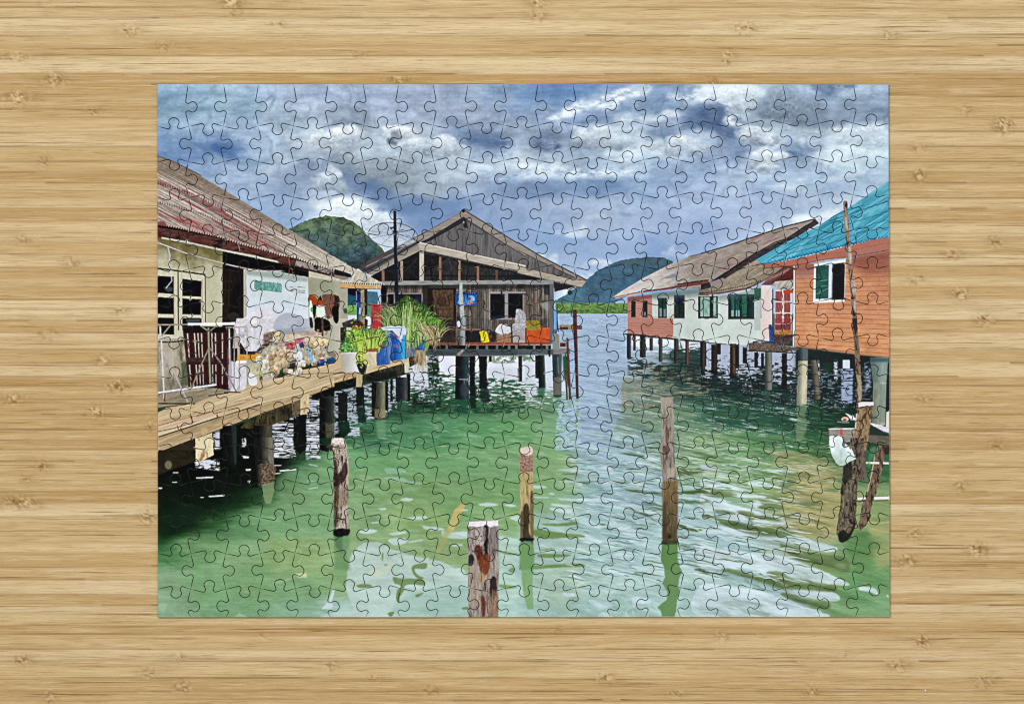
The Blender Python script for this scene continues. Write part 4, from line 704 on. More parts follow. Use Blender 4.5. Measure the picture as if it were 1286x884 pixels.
poly(zF(214,620,290,626,300,700,290,710,214,712), (70,112,128), n=(20, 2, 3)); rect(zF, 214, 710, 250, 860, (84,130,104), n=(30, 2, 2)); poly(zF(200,600,222,600,222,870,206,870), (44,44,46)); poly(zF(246,706,312,706,316,860,300,870,280,884,262,884,248,860), (178,62,70), n=(18, 1, 6)); line(zF(270,712,270,850), .6, (140,40,50)); poly(zF(290,685,312,690,310,712,292,710), (176,180,190)); poly(zF(310,600,352,600,350,730,318,700), (16,14,16)); rect(zF, 318, 700, 352, 880, (88,80,72), n=(30, 2, 3))
poly(rough(sm(zF(216,784,236,784,246,800,242,860,222,870,226,820,206,800)), .3), (214,214,220)); poly(zF(95,830,190,826,200,850,170,884,110,866), (170,44,46), n=(30, 2, 1)); poly(sm(ellp(*zF(74,752)[0], 2.4, 3.6)), (20,110,84))
# hanging dark bags
HB = ((zB,(1062,645,1090,650,1112,665,1100,715,1085,730,1062,690),(168,78,28)),(zB,(1100,672,1160,682,1165,715,1100,718),(160,76,30)),(zB,(1150,645,1262,652,1262,745,1240,720,1200,800,1180,800,1165,700),(122,86,72)),(zB,(1066,690,1082,700,1090,795,1066,790),(214,226,214)),(zB,(1112,722,1160,726,1168,800,1120,795),(210,220,212)),(zB,(1222,722,1258,724,1260,820,1245,838,1232,825,1215,760),(16,14,14)),
      (zB,(1066,800,1082,800,1090,862,1070,862),(44,48,60)),(zB,(1106,805,1146,804,1146,884,1100,884),(14,12,14)),(zB,(1160,815,1180,820,1210,860,1200,884,1158,884),(14,12,14)),(zB,(1085,720,1110,720,1105,790,1092,795),(36,30,30)),(zC,(1100,0,1146,0,1146,90,1120,85,1104,50),(14,12,14)),(zC,(1146,0,1156,0,1160,110,1146,108),(100,66,54)),(zC,(1160,0,1200,20,1208,60,1196,84,1178,64,1164,70,1158,30),(14,12,14)),(zC,(1225,0,1258,0,1250,28,1238,28),(24,22,20)),(zB,(1130,660,1140,650,1150,680,1128,680),(50,40,36)))
for f, p, c in HB: poly(rough(sm(f(*p), 3), .3), c, n=(16, 2, 3))
poly(sm(ellp(*zB(1080,745)[0], 1.6, 3)), (60,170,90), .9); poly(zF(0,650,30,655,30,820,8,835,0,830), (58,44,38), n=(18, 2, 3)); poly(zF(0,720,26,720,24,835,0,830), (18,16,16)); 
poly(zF(50,884,90,850,110,838,130,850,90,884), (60,50,50), .9); poly(zG(50,30,100,10,130,0,180,20,200,60,120,50,60,60), (60,52,52), .9, .3, (30, 2, 1)); poly(zG(80,60,110,60,110,110,84,110), (190,184,176)); poly(zG(40,60,80,60,70,190,40,200), (46,42,40), .9)
# casement window
def cas(pts, c=(196,192,170)): poly(pts, c, n=(12, 2, 6))
cas(zB(38,482,172,495,176,884,38,884)); cas(zB(186,492,362,512,362,884,186,884)); cas(zC(36,0,250,0,250,140,36,125)); 
for q in ((38,515,152,524,150,640,38,632),(38,658,152,666,152,776,38,772),(38,796,152,800,152,884,38,884),(209,536,340,552,337,658,209,652),(209,668,337,674,335,780,209,776),(209,800,330,800,330,884,209,884)): poly(zB(*q), (8,8,16), n=(6, 3, 3))
for q in ((36,0,150,0,156,110,36,104),(255,0,340,0,340,30,255,30)): poly(zC(*q), (12,18,18), n=(10, 3, 3))
poly(sm(zB(85,595,120,590,145,598,140,620,110,625)), (108,122,122), .6, .6); poly(zB(230,808,330,806,330,826,240,830), (110,130,130), .6, 1)
line(zB(36,466,180,484,365,510), 2.0, (22,22,26)); line(zB(181,490,184,884), 1.6, (84,50,54)); line(zB(364,512,366,830), 1.3, (104,72,68)); line(zB(152,520,154,884), .8, (120,84,70), .8); line(zB(345,540,342,800), .7, (140,100,84), .7)
line(zC(36,155,120,160,215,150), 1.8, (56,30,28)); line(zC(36,132,180,128), 1.6, (206,204,192), .9)
# cable and hanging strip
line(zB(36,292,120,322,240,368,400,412,560,452,700,478,820,486,900,482,950,482,1040,510,1160,532,1286,537), 1.5, (198,190,186), .95, 0, (24, 2, 1), True); line(zB(36,296,240,372,560,456,820,490), .5, (120,90,84), .7)
line(zB(112,325,128,380,120,420,130,480,140,550,100,600), 1.4, (196,198,200), .85); line(zB(116,330,122,370,124,430), 1.8, (170,176,178), .6)
# eaves: white fascia, red-brown boards, shadow
poly(zB(36,190,200,215,500,275,800,345,940,385,1000,400,1286,480,1286,540,1000,470,900,440,700,380,480,340,230,290,80,262,36,250), grain((94,56,50), 20, 7, 2.2, 181, (30,22,24), 2)); poly(zB(970,415,1286,480,1286,525,965,450), grain((150,140,134), 26, 4, 3, 182, (50,44,46), 2)); poly(zB(36,240,90,240,110,262,36,262), (80,20,30), .8, 1)
line(zB(70,262,230,290,480,345,700,390,860,425), 2.3, (186,182,168), n=(20, 3, 1)); line(zB(850,418,960,450,1286,530), 1.6, (60,30,30), .8); poly(zB(580,390,860,430,1060,480,1060,528,900,485,700,460), (8,8,10)); line(zB(585,300,598,350), .6, (200,190,190), .8); line(zB(925,400,935,460,952,480), 1.2, (150,100,90), .8); line(zB(930,470,925,515), 1, (150,90,80), .7); line(zB(952,490,958,535), 1.4, (170,104,90), .7); line(zB(1085,445,1080,475), 1, (170,140,130), .8)
# big roof
RID = [(197,195.5),(218,203),(250,219),(283,239.5),(328,267),(377,297),(430,328.5),(482,357)]
EAV = [(196,281),(222,285.5),(261,294),(283.3,299.5),(302,306),(324,311.5),(352,320),(370,323),(395,332),(430,341),(444,348)]
def roofl(X, Y):
    yr = np.interp(X, [p[0] for p in RID], [p[1] for p in RID]); ye = np.interp(X, [p[0] for p in EAV], [p[1] for p in EAV])
    v = np.clip((Y-yr)/np.maximum(ye-yr, 3), 0, 1)
    h = X+ (1-v)*30
    fade = np.clip((X-345)/60, 0, 1)
    c = mixc((160,146,136), (182,174,160), fade)
    qq = Y-.545*X+(v-.5)*2
    st = fbm(qq/1.35, X/60, 191, 2)                    # corrugations that run with the slope
    c = c+(st*150*(1-fade*.6))[..., None]
    red = np.clip(fbm(qq/2.2, X/40, 192, 3, .6)*6-.35, 0, 1)*np.clip((v-.2)*4, 0, 1)*(1-fade*.85)
    c = c+(C3((150,62,66))-c)*(red*.8)[..., None]
    top = np.clip(1-(v-.2)/.08, 0, 1)*(1-fade*.7)
    c = c+(C3((124,110,96))-c)*(top*.75)[..., None]
    c = c+(fbm(X/2.4, Y/1.6, 193, 4, .65)*54)[..., None]
    for k in (.40, .68):                      # overlaps of the sheets
        wv = np.abs(v-k-.012*np.sin(h*2.1)+.05*(X-200)/250*(k-.5))
        c = c*(1-.38*np.exp(-(wv/.012)**2)*(h % 3.0 < 2))[..., None]
    return c
P_ = [(197,195.5),(218,203),(249,218),(251,221),(283,239.5),(328,267),(377,297),(430,328.5),(436,331)]+[(p[0], p[1]) for p in EAV[::-1][1:]]
poly(P_, roofl)
line(zB(240,128,330,165,440,205), 1.3, (196,84,74), .7, .3); line(zB(490,80,600,140,720,212,820,262), 1.8, (200,196,192), .85, .4); line(zA(40,515,150,552,320,638,340,650), 1.2, (92,80,72), .8)
for i in range(78):      # corrugated edge
    t = i/77; x = 197+t*238; y = float(np.interp(x, [p[0] for p in EAV], [p[1] for p in EAV]))
    poly(ellp(x, y-.4, 1.15, 1.7, .5), (176,150,142) if x < 350 else (190,182,168), .95); poly(ellp(x+1.5, y+1.1, .9, 1.6, .4), (20,16,18), .95)
poly(zB(36,158,60,150,92,156,110,180,36,178), (120,60,60), .8)
# smaller porch roof at the corner
poly(zF(0,400,60,430,130,465,200,500,330,570,345,580,130,575,110,560,36,552,0,540,0,515,112,525,118,500,60,480,0,462), lambda X, Y: C3((186,180,166))+(fbm((X+Y*.4)/1.5, (Y-X*.5)/14, 195, 3)*60+fbm(X/2.5, Y/1.8, 196, 3)*30)[..., None])
poly(zF(0,472,112,505,116,530,0,510), (40,34,36)); poly(zF(0,508,116,534,60,545,0,530), (130,112,104), .8)
for i in range(19): poly(ellp(*zF(50+i*15.2, 566+i*.6)[0], .8, 1.3, .4), (44,38,36), .85)
poly(zF(38,552,56,566,314,586,314,606,38,598), (196,160,108), n=(18, 3, 1)); line(zF(40,600,314,607), .7, (110,80,50)); line(zF(282,585,284,604), .8, (230,200,150))
# deck
DK = zC(36,640,100,600,300,570,430,500,560,480,700,420,860,400,1000,350,1286,290,1286,430,1130,470,1000,510,860,560,700,620,560,680,480,720,290,800,80,884,36,884)
poly(DK, lambda X, Y: C3((196,176,140))+(fbm((X+Y*1.2)/16, (Y+X*.32)/1.1, 201, 5, .65)*74)[..., None]); poly(zG(0,230,80,250,190,300,500,270,520,285,480,300,210,370,0,440), lambda X, Y: C3((192,172,138))+(fbm((X+Y)/14, (Y+X*.3)/1.1, 202, 5, .65)*70)[..., None])
poly(zC(36,530,250,490,460,460,560,480,430,520,300,570,100,590,36,600), lambda X, Y: C3((158,140,118))+(fbm(X/12, (Y+X*.25)/1.1, 203, 5, .65)*80)[..., None], .85)
poly(zC(36,800,290,715,480,650,720,570,1010,510,1286,415,1286,440,1010,545,740,640,470,740,290,808,85,884,36,884), lambda X, Y: C3((176,154,118))+(fbm((X+Y)/10, (Y+X*.36)/1.5, 204, 4, .6)*66)[..., None]); poly(zG(0,395,80,372,190,345,180,378,60,425,0,440), (176,152,116), n=(24, 5, 2))
line(zC(36,795,290,712,480,648,730,568,1010,505,1130,462,1286,405), 1.0, (214,200,170), .85); line(zC(740,640,1010,545,1140,492,1286,438), .8, (70,58,40), .7)
for a, w, c in ((zC(36,745,170,712,300,670,440,640), 2.6, (196,170,146)),(zC(36,762,180,730,440,655), .9, (120,40,34)),(zC(36,800,190,750,440,668,730,580), 1.6, (70,26,24)),(zC(36,780,180,742,440,650), 1.8, (206,190,166)),(zC(190,735,330,690,450,650), 1.7, (204,186,160)),(zC(36,722,200,680,400,625), .8, (150,76,60)),(zC(300,660,480,605,620,570), .8, (150,84,66)),(zC(460,660,600,615,720,575), 1.2, (180,150,120)),(zC(36,690,160,672,300,640), .5, (160,100,76)),(zC(560,560,640,548,720,540), .5, (160,96,70))): line(a, w, c, .9)
poly(sm(ellp(*zC(180,735)[0], 1, 3.6, -.3)), (150,90,74), .8); poly(sm(ellp(*zC(445,655)[0], 1, 2.6, -.3)), (120,60,50), .8)
line(zC(870,395,1010,375,1286,362), .7, (74,60,48), .8); line(zG(0,372,60,365,130,375), .6, (70,56,44), .8)
# deck beam and posts
poly(zC(460,750,700,690,810,720,700,730,480,884,460,884), (10,14,10)); poly(zC(640,690,740,640,1010,545,1005,640,820,720,660,740,600,735), grain((78,70,44), 26, 2.2, 8, 205, (30,32,22), 2)); poly(zC(945,568,1004,543,1004,640,950,655), (120,108,84), .85, n=(16,2,4))
poly(zD(40,98,296,0,300,155,40,250), grain((46,38,22), 14, 5, 5, 206)); poly(zC(290,805,296,884,85,884), (60,50,30), .9); poly(sm(ellp(*zD(116,180)[0], 4.6, 5.4)), (130,126,96), .8, .8)
poly(rough(zC(298,808,410,768,414,884,298,884), .2), grain((206,190,148), 16, 3, 6, 207, (150,116,76), 1.6)); poly(rough(zD(298,0,416,0,420,112,330,158,300,150), .25), grain((220,208,172), 16, 3, 6, 208, (160,128,86), 1.6)); poly(sm(zC(340,740,375,735,380,775,345,785)), (196,170,126), .7, .5)
for _q in (zC(812,716,1005,645,962,884,815,884), zC(1064,505,1134,530,1134,884,1042,884,1042,640), zC(416,762,462,748,462,884,416,884)): glints(_q, (202,208,220), 0.0, None, 9, 1.15, 216, 6, .9)
pile(zC, 480, 575, 720, 1034, (30,44,42), (6,10,12), k=.9, foot=.75); poly(zC(540,720,575,720,575,980,560,980), (60,74,66), .6, .6)
pile(zC, 690, 812, 720, 884, (118,112,92), (8,10,8), k=.8, n=16); pile(zD, 690, 826, -5, 235, (166,158,138), (20,22,20), 705, 826, .8, 22); poly(rough(sm(zD(700,190,830,180,832,270,800,305,740,320,700,290)), .8), lambda X, Y: C3((116,96,78))+(fbm(X/1.6, Y/1.6, 209, 3)*130)[..., None], .9, 0, None, lambda X, Y: np.clip((X-321)/9, .1, 1)); poly(zD(670,230,705,200,720,330,672,330), (6,14,8), .9, .8)
poly(zD(745,315,830,290,828,360,805,440,770,440,750,380), (140,160,116), .75, 1)
poly(zC(1062,520,1286,440,1286,520,1130,530), (10,14,14)); poly(zC(958,665,1040,640,1040,884,958,884), (10,12,14)); poly(zD(950,0,1046,0,1046,60,1000,110,965,60), (8,24,14), .97, .6)
poly(rough(zC(1004,520,1064,503,1064,600,1044,640,1004,650), .3), grain((202,184,148), 14, 2, 6, 210, (150,120,84), 1.5))
pile(zC, 1132, 1238, 525, 884, (84,92,80), (8,10,12), k=.8, n=14); poly(zC(1170,700,1236,700,1236,860,1180,870), (110,108,88), .6, 1, (22,2,3)); poly(rough(zD(1130,0,1225,0,1225,30,1180,50,1132,20), .6), (20,60,38), .9, 1); pile(zC, 1255, 1286, 510, 660, (14,14,18))
# posts below the corner
poly(zG(0,435,150,395,150,460,90,490,0,516), (16,24,18)); poly(zG(190,378,470,300,500,290,500,370,400,400,250,430,195,410), grain((70,72,52), 20, 3, 4, 211, (20,22,20), 2)); poly(zG(190,395,330,360,420,350,420,400,250,430), (20,24,20), .85, 2); poly(zG(470,298,500,288,500,370,474,372), (200,194,172), n=(14,1,4)); poly(zG(148,378,190,366,186,458,146,468), grain((176,158,122), 14, 1, 5, 212)); line(zG(190,375,300,340,440,300,530,272), 1.8, (196,178,140), .95)
glints(zG(0,490,420,400,420,620,300,660,0,780), (176,184,198), -.03, None, 5, 1.5, 213, 9, .85); glints(zG(500,330,620,300,640,480,500,480), (200,206,218), -.1, None, 5, 1.5, 214, 9, .9)
glints(zG(90,730,170,730,170,790,90,790), (190,198,208), -.1, None, 6, 1.5, 215, 9, .9)
for u0, u1, v0, v1, lc in ((25,88,500,690,(20,30,26)),(146,202,460,590,(18,26,26)),(250,290,430,660,(10,14,14)),(340,362,425,620,(14,18,18)),(376,392,410,560,(14,18,20)),(412,440,395,560,(26,30,44)),(486,510,370,560,(12,14,18))): poly(rough(zG(u0,v0,u1,v0,u1,v1,u0,v1), .4), grain(lc, 8, 1, 6, u0), .97)
poly(rough(zG(25,690,95,690,115,760,60,800,30,790), 1), (12,46,30), .9, .8); poly(rough(zG(150,590,202,590,215,700,160,700), 1), (14,46,34), .85, .8)
pile(zG, 285, 342, 430, 678, (140,140,112), (60,66,54), 268, 342, .7, 16); poly(zG(270,610,342,605,342,670,300,682,272,668), (150,136,108), .6, .8, (30,1.2,1.2)); line(zG(275,668,310,680,340,668), 1.2, (40,48,38), .9); poly(zG(285,685,340,685,345,780,300,790,260,884,330,884,350,780), (140,176,140), .0); poly(zG(280,684,342,684,350,800,290,800), (120,160,120), .6, 1.5)
pile(zG, 424, 492, 395, 548, (92,100,92), (30,36,48), 430, 492, .8, 14); poly(zG(440,550,492,550,496,640,444,640), (60,100,76), .7, 1.5)
# buckets, plants and grasses at the corner
poly(rough(zG(285,60,370,58,470,56,486,75,470,96,462,280,376,286,370,300,286,318,284,180), .2), (60,130,190), .0)
poly(zG(480,150,545,160,545,262,482,266), lambda X, Y: C3((110,122,130))+(fbm(X/1.2, Y/4, 223, 3)*80)[..., None]); poly(zG(545,75,612,72,612,235,560,240,548,170), (46,104,166), n=(30,1.5,3)); poly(zG(612,150,635,155,625,215,608,220), (160,142,100), n=(30,1,1)); poly(zG(540,150,560,190,600,260,590,320,548,300), (96,84,60), .85, .5, (50,1,2)); poly(zG(500,262,560,250,560,300,505,330), (74,60,46), .95, .3, (36,2,1.5))
def blades(n, x0, x1, y0, h, lean, cols, w=.9, base_h=1.5, a=.9):
    for i in range(n):
        x = rnd.uniform(x0, x1); y = y0+rnd.uniform(-base_h, base_h); H = h*rnd.uniform(.45, 1.05); L = lean*rnd.uniform(-1, 1)+(x-(x0+x1)/2)*.5
        q = [(x, y), (x+L*.25, y-H*.5), (x+L*.7, y-H*.85), (x+L*1.1, y-H*(.95-.15*abs(L)/max(lean, 1)))]
        line(q, [w*1.1, w, w*.7, .15], rnd.choice(cols), a, 0, None, True)
GC = [(128,172,62),(160,190,96),(92,140,50),(180,198,128),(54,96,40),(104,150,66),(196,200,156),(70,112,48)]
poly(rough(sm(zF(420,720,470,650,560,690,640,740,690,800,740,884,400,884)), 2), (66,104,44), .8, 1); poly(rough(sm(zG(500,0,640,0,680,60,620,110,560,80,540,150,490,150)), 2), (70,104,44), .8, 1)
blades(150, 498, 538, 428, 40, 15, GC, .8, 10); blades(150, 484, 512, 412, 30, 16, [(150,160,110),(190,196,150),(90,110,60),(110,150,70)], .6, 8); blades(70, 506, 524, 420, 46, 7, GC, .8, 8)
blades(90, 528, 552, 424, 24, 18, [(104,146,60),(176,184,126),(196,188,150),(140,130,90)], .8, 6)
for i in range(90): line([(x := 530+rnd.random()*10, y := 405+rnd.random()*12), (x+6+rnd.random()*6, y+6+rnd.random()*8), (x+8+rnd.random()*8, y+14+rnd.random()*14)], [.7,.6,.1], rnd.choice([(190,176,134),(150,132,92),(210,200,160),(90,80,50)]), .8, 0, None, True)
for i in range(60): poly(ellp(541+rnd.gauss(0, 6), 403+rnd.gauss(0, 3.4), 1.6, .9, rnd.random()*3), rnd.choice([(96,150,50),(70,124,40),(130,176,76)]), .85)
for i in range(40): line([(x := 522+rnd.random()*12, 440), (x+rnd.uniform(-4, 6), 452), (x+rnd.uniform(-5, 8), 462+rnd.random()*8)], [.7,.6,.2], rnd.choice([(170,150,110),(130,110,80),(200,180,140)]), .7)
poly(zG(284,222,375,170,375,308,286,318), lambda X, Y: C3((52,98,166))+(fbm(X/1, Y/5, 221, 3)*50)[..., None]); poly(zG(350,75,378,75,378,305,366,308,356,200), (110,146,190), .6); poly(zG(376,80,474,66,474,272,380,288), lambda X, Y: mixc((24,84,164), (60,170,214), np.clip((X-497)/11, 0, 1))+(fbm(X/2, Y/8, 222, 3)*24)[..., None])
poly(zG(310,62,380,50,470,52,486,72,482,110,462,112,450,160,410,110,390,80,330,80), (196,206,222), n=(12,3,3)); line(zG(340,66,470,62), .8, (60,80,150), .8); poly(zG(392,84,440,128,430,136,395,110), (150,70,100), .7); line(zG(402,172,400,195,412,180,412,195,422,178,424,192), 1, (190,90,110), .9)
poly(rough(sm(zG(40,200,60,150,110,120,150,140,160,230,40,235)), 1), (70,110,56), .9, .5)
for i in range(150): poly(ellp(438+rnd.gauss(0, 5.5), 437+rnd.gauss(0, 5), 1.5, .9, rnd.random()*3), rnd.choice([(90,150,70),(130,180,110),(54,100,50),(160,200,130),(110,164,60)]), .85)
blades(150, 448, 476, 441, 32, 12, [(168,192,78),(196,210,112),(124,158,52),(84,124,46),(180,202,92)], .9, 3)
for i in range(70): poly(ellp(448+rnd.gauss(0, 5), 420+rnd.gauss(0, 6), 1.7, .9, rnd.random()*3), rnd.choice([(150,190,60),(180,210,80),(100,150,50)]), .85)
poly(zG(40,236,150,228,178,330,186,364,140,362,46,354), lambda X, Y: mixc((176,168,156), (214,220,224), np.clip((X-430)/22, 0, 1))+(fbm(X/4, Y/6, 224, 3)*14)[..., None]); line(zG(40,236,148,228), 1, (226,228,226))
poly(sm(zG(148,290,200,290,214,320,206,360,188,376,170,362,152,320)), (40,46,52)); poly(zG(190,222,284,222,282,320,230,324,196,300), (200,188,160), n=(24,2,3)); poly(zG(210,205,290,200,300,225,200,225), (140,96,66), n=(40,1,1))
for i in range(60): poly(ellp(455+rnd.gauss(0, 4), 449+rnd.gauss(0, 5.5), 1.6, .8, rnd.random()*3), rnd.choice([(190,206,70),(214,222,100),(150,176,50)]), .85)
for i in range(8): line([(x := 486+rnd.random()*18, 425+rnd.random()*6), (x+rnd.uniform(-8, 8), 437+rnd.random()*14)], .4, (180,196,220), .6)
poly(ellp(*zG(315,185)[0], 2, 1.6), (170,50,40), .9)
# ---- clutter on the deck
poly(zC(240,60,300,50,560,60,560,460,520,480,250,440,220,100), (36,14,16), .9)
for i in range(13):      # slatted red-brown bench on end
    u = 226+i*23.5; b = 250+i*21
    poly(zC(u,95,u+13,92,b+13+rnd.uniform(-3,3),470,b,465), grain((74,24,24), 12, 1, 6, 230+i)); 
    if i % 2 == 0 or i in (3, 7): poly(zC(u+14,100,u+22,98,(u+b)/2+24,270,(u+b)/2+16,270), (196,188,172), .9, 0, (26,1,4)); poly(zC((u+b)/2+16,310,(u+b)/2+24,310,b+23,440,b+16,445), (206,202,192), .85, 0, (26,1,4))
rect(zC, 238, 262, 420, 292, (74,56,50), n=(20,2,1)); poly(zC(210,60,560,58,570,90,220,96), (26,20,20)); line(zC(214,60,240,290,262,460), 1.5, (86,44,42))
poly(zC(560,65,640,60,650,220,640,470,560,500,540,300), (182,176,176), .85, 0, (30,3,4)); rect(zC, 590, 160, 680, 210, (80,40,40)); rect(zC, 535, 200, 580, 290, (20,22,34)); poly(zC(580,245,640,240,720,235,740,260,700,275,640,285,575,290), (208,150,50), n=(30,2,1)); poly(zC(570,285,650,280,640,300,570,305), (230,226,220)); rect(zC, 596, 200, 700, 242, (52,36,30), n=(30,2,1))
def bags(n, x0, x1, ybase, ytop, cols, r0, r1, seed, out=(96,78,60)):
    R = random.Random(seed); L = []
    for i in range(n): L.append((R.uniform(x0, x1), R.uniform(ytop, ybase), R.uniform(r0, r1)))
    L.sort(key=lambda q: q[1])
    for x, y, r in L:
        q = rough(sm(ellp(x, y, r, r*R.uniform(.8, 1.4), R.uniform(-.6, .6), 7), 3), .35, 1.5, True, R); c = R.choice(cols)
        poly([(a+.5, b+.7) for a, b in q], out, .75); poly(q, lambda X, Y: C3(c)*.94+((-(Y-y)*4.5-(X-x)*1.6).clip(-44, 20)+fbm(X/1.4, Y/1.4, int(x*7)+seed, 4, .7)*110)[..., None], .97)
WH = [(222,218,222),(206,204,212),(228,224,220)]; CR = [(208,192,160),(222,210,186),(190,170,136),(230,222,206),(176,156,124),(214,206,196),(168,148,118)]
poly(rough(sm(zB(580,830,640,790,720,740,800,760,840,800,850,884,570,884)), .8), (214,210,218), .97, 0, (18,3,3)); poly(zC(575,0,835,0,830,60,760,100,740,220,640,220,600,160,560,60), (206,202,208), .97, 0, (24,3,3))
poly(sm(zB(835,884,838,820,870,780,930,765,1000,790,1030,840,1030,884)), (166,174,184), .9, .6); rect(zC, 836, 0, 1062, 70, (172,180,190), a=.85, n=(10,5,5)); poly(zC(836,70,1062,60,1062,100,836,110), (150,150,160), .5, 1)
bags(9, 300, 326, 420, 404, WH, 3, 5, 1, (160,154,160)); poly(zC(650,80,745,60,750,190,690,220,650,200), (204,204,210), .9, .4, (20,2,4)); poly(zC(755,110,830,85,830,160,760,170), (110,92,84), .85, .8, (40,2,2)); poly(zC(745,175,820,160,740,215,690,240), (60,44,40), .9, .6)
poly(zC(890,110,1000,104,1130,100,1150,130,1150,180,900,160), (206,192,170), .95, .5, (26,4,1.2)); poly(sm(zC(1000,104,1060,88,1140,96,1130,115,1020,112)), (176,152,140), .9, .4, (24,3,1))
bags(8, 331, 346, 470, 440, CR, 3, 5, 2); bags(26, 333, 378, 470, 425, CR, 2.6, 4.6, 3); bags(30, 362, 408, 458, 428, CR, 2.4, 4, 4); bags(7, 392, 410, 432, 424, [(232,214,170),(220,200,160)], 3, 4, 5); bags(10, 322, 338, 474, 452, [(214,212,200),(196,190,160),(226,224,220)], 3.5, 5.5, 6)
bags(5, 346, 353, 425, 418, [(224,196,140),(232,210,170)], 3, 4.2, 7); bags(14, 340, 358, 468, 440, [(186,160,120),(204,184,150)], 3.5, 5.5, 8)
for p, c in ((zC(905,165,960,160,965,205,910,210),(176,60,84)),(zC(965,140,1020,132,1030,160,975,170),(190,90,130)),(zC(1000,165,1025,165,1030,195,1005,195),(70,60,110)),(zC(870,160,888,165,885,195,870,185),(200,120,160)),(zC(975,195,1000,190,1000,230,980,235),(150,190,214)),(zC(1045,195,1075,205,1095,290,1075,300,1050,240),(130,170,196)),(zC(1120,285,1165,270,1172,310,1135,322),(36,72,140)),(zC(1180,270,1235,262,1240,295,1200,302),(28,90,140)),(zC(1125,275,1145,272,1140,292),(170,40,60)),(zC(970,230,1010,225,1015,290,985,285),(214,224,230)),(zC(1185,225,1225,222,1245,245,1235,265,1190,250),(130,120,112))): poly(rough(sm(p, 3), .4), c, .88, .2, (26,1.5,1.5))
poly(rough(sm(zC(940,290,965,285,968,330,930,340)), .4), (44,34,36), .8, .6); poly(sm(zC(530,300,560,295,590,320,580,470,530,480)), (212,210,220), .9, .4, (20,2,3)); poly(sm(zC(590,330,630,322,640,350,640,460,590,470)), (208,206,210), .95, .3, (20,2,3)); poly(sm(zC(655,370,700,365,712,440,660,445)), (222,222,226), .95, .3); poly(zC(655,305,730,305,740,360,720,440,700,380,655,360), (186,184,150), .95, 0, (20,2,3)); poly(sm(zC(755,390,830,385,820,415,760,420)), (190,180,160), .9, .3, (26,2,1.5))
for _i in range(190):
    _x = 322+rnd.random()*90; _y = 424+rnd.random()*44-(_x-322)*.12
    poly(rough(ellp(_x, _y, .6+rnd.random()*1.8, .5+rnd.random()*1.6, rnd.random()*3, 7), .35), rnd.choice([(214,200,170),(196,182,150),(120,98,76),(236,228,212),(176,152,118),(70,56,52),(196,190,186),(150,128,104),(226,210,180),(150,170,186),(170,120,110)]), .6)
for _i in range(120):
    _x = 300+rnd.random()*48; _y = 400+rnd.random()*42; line([(_x, _y), (_x+rnd.uniform(-4, 4), _y+rnd.uniform(1, 5))], [.2, 1.1, .2], rnd.choice([(236,236,240),(172,166,176),(190,184,190),(228,224,228)]), .6)
PI = (170,164,156)
for a, w, c in ((zC(525,70,530,300,525,470), 1.7, (196,190,186)),(zC(560,60,558,470), 1.4, (150,140,132)),(zC(592,60,594,470), 1.2, (170,158,150)),(zC(645,60,645,460), 1.4, (176,164,156)),(zC(500,60,640,58), 1.3, (168,150,130)),
                (zC(385,60,388,200,400,460), 2.2, (150,142,124)),(zC(388,200,320,350,275,460), 1.8, (142,134,112)),(zC(395,200,470,300,575,495), 1.8, (140,124,118)),(zC(335,50,385,85), 1.8, (156,148,130)),(zC(440,50,390,88), 1.6, (142,132,112)),
                (zC(245,38,420,37,565,34), 3.4, (232,234,236)),(zC(36,42,245,40), 1.8, (150,140,124)),(zC(60,50,72,200,88,540), 1.8, (204,204,206)),(zC(70,205,150,350,245,560), 1.9, (180,172,176)),(zC(130,45,70,120), 1.8, (150,142,124)),(zC(36,260,66,215), 1.3, (150,140,124)),(zC(42,500,200,478,440,444), 2.4, (212,212,216)),(zC(92,500,90,560), 1.6, (110,60,60)),(zC(60,60,62,130), 2, (190,186,180)),(zC(36,508,200,486,430,454), .6, (110,90,90))): line(a, w, c, .95, 0, (16, 2, 2))
line(zC(36,570,120,571,295,573), 1.6, (24,20,22)); line(zC(385,520,450,510,520,500), 1.4, (70,44,46)); line(zC(490,498,560,494,602,498), 1.6, (40,50,96)); poly(zC(510,200,540,200,545,460,520,480), (150,140,150), .5, .8)

# ======================= mooring posts in front
def post(pts, base, lo, seed, seam=None, amp=30):
    poly(rough(pts, .25), grain(base, amp, 1.3, 5, seed, lo, 2.0))
    X0 = min(p[0] for p in pts); X1 = max(p[0] for p in pts)
poly(zH(0,640,100,640,105,720,80,770,110,884,0,884), (96,140,96), .6, 2); poly(zD2(1225,230,1286,230,1286,350,1240,300), (80,110,76), .55, 1.5)
A_ = zD(1210,5,1240,0,1286,0)+zH(0,0,55,0,75,15,85,60,95,130,98,220,95,330,92,450,100,560,98,625,60,640,0,645)+zD(1286,640,1245,650,1230,630,1228,480,1222,330,1225,150,1215,60)
poly(rough(A_, .25), grain((176,166,150), 38, 1.4, 5, 301, (66,48,40), 2.0))
poly(zD(1212,4,1240,0,1286,-2,1286,30,1215,34), (214,204,198), .9, .4, (26,1,1)); poly(zH(0,-2,55,0,72,14,70,40,0,50), (218,208,202), .9, .4, (26,1,1))
for p, c, a in ((zD(1228,180,1250,160,1262,300,1258,480,1240,600,1230,500),(56,40,34),.75),(zH(0,230,30,240,70,160,90,210,80,260,30,330,0,340),(52,34,34),.75),(zH(0,500,40,520,30,580,0,600),(70,58,44),.5),(zH(0,340,60,300,92,330,90,440,40,470,0,440),(120,100,80),.4),(zH(0,615,98,610,98,645,50,660,0,655),(20,18,16),.9),(zD(1228,620,1286,610,1286,660,1240,655),(18,16,14),.9)): poly(rough(sm(p), .6), c, a, .8, (20,1,3))
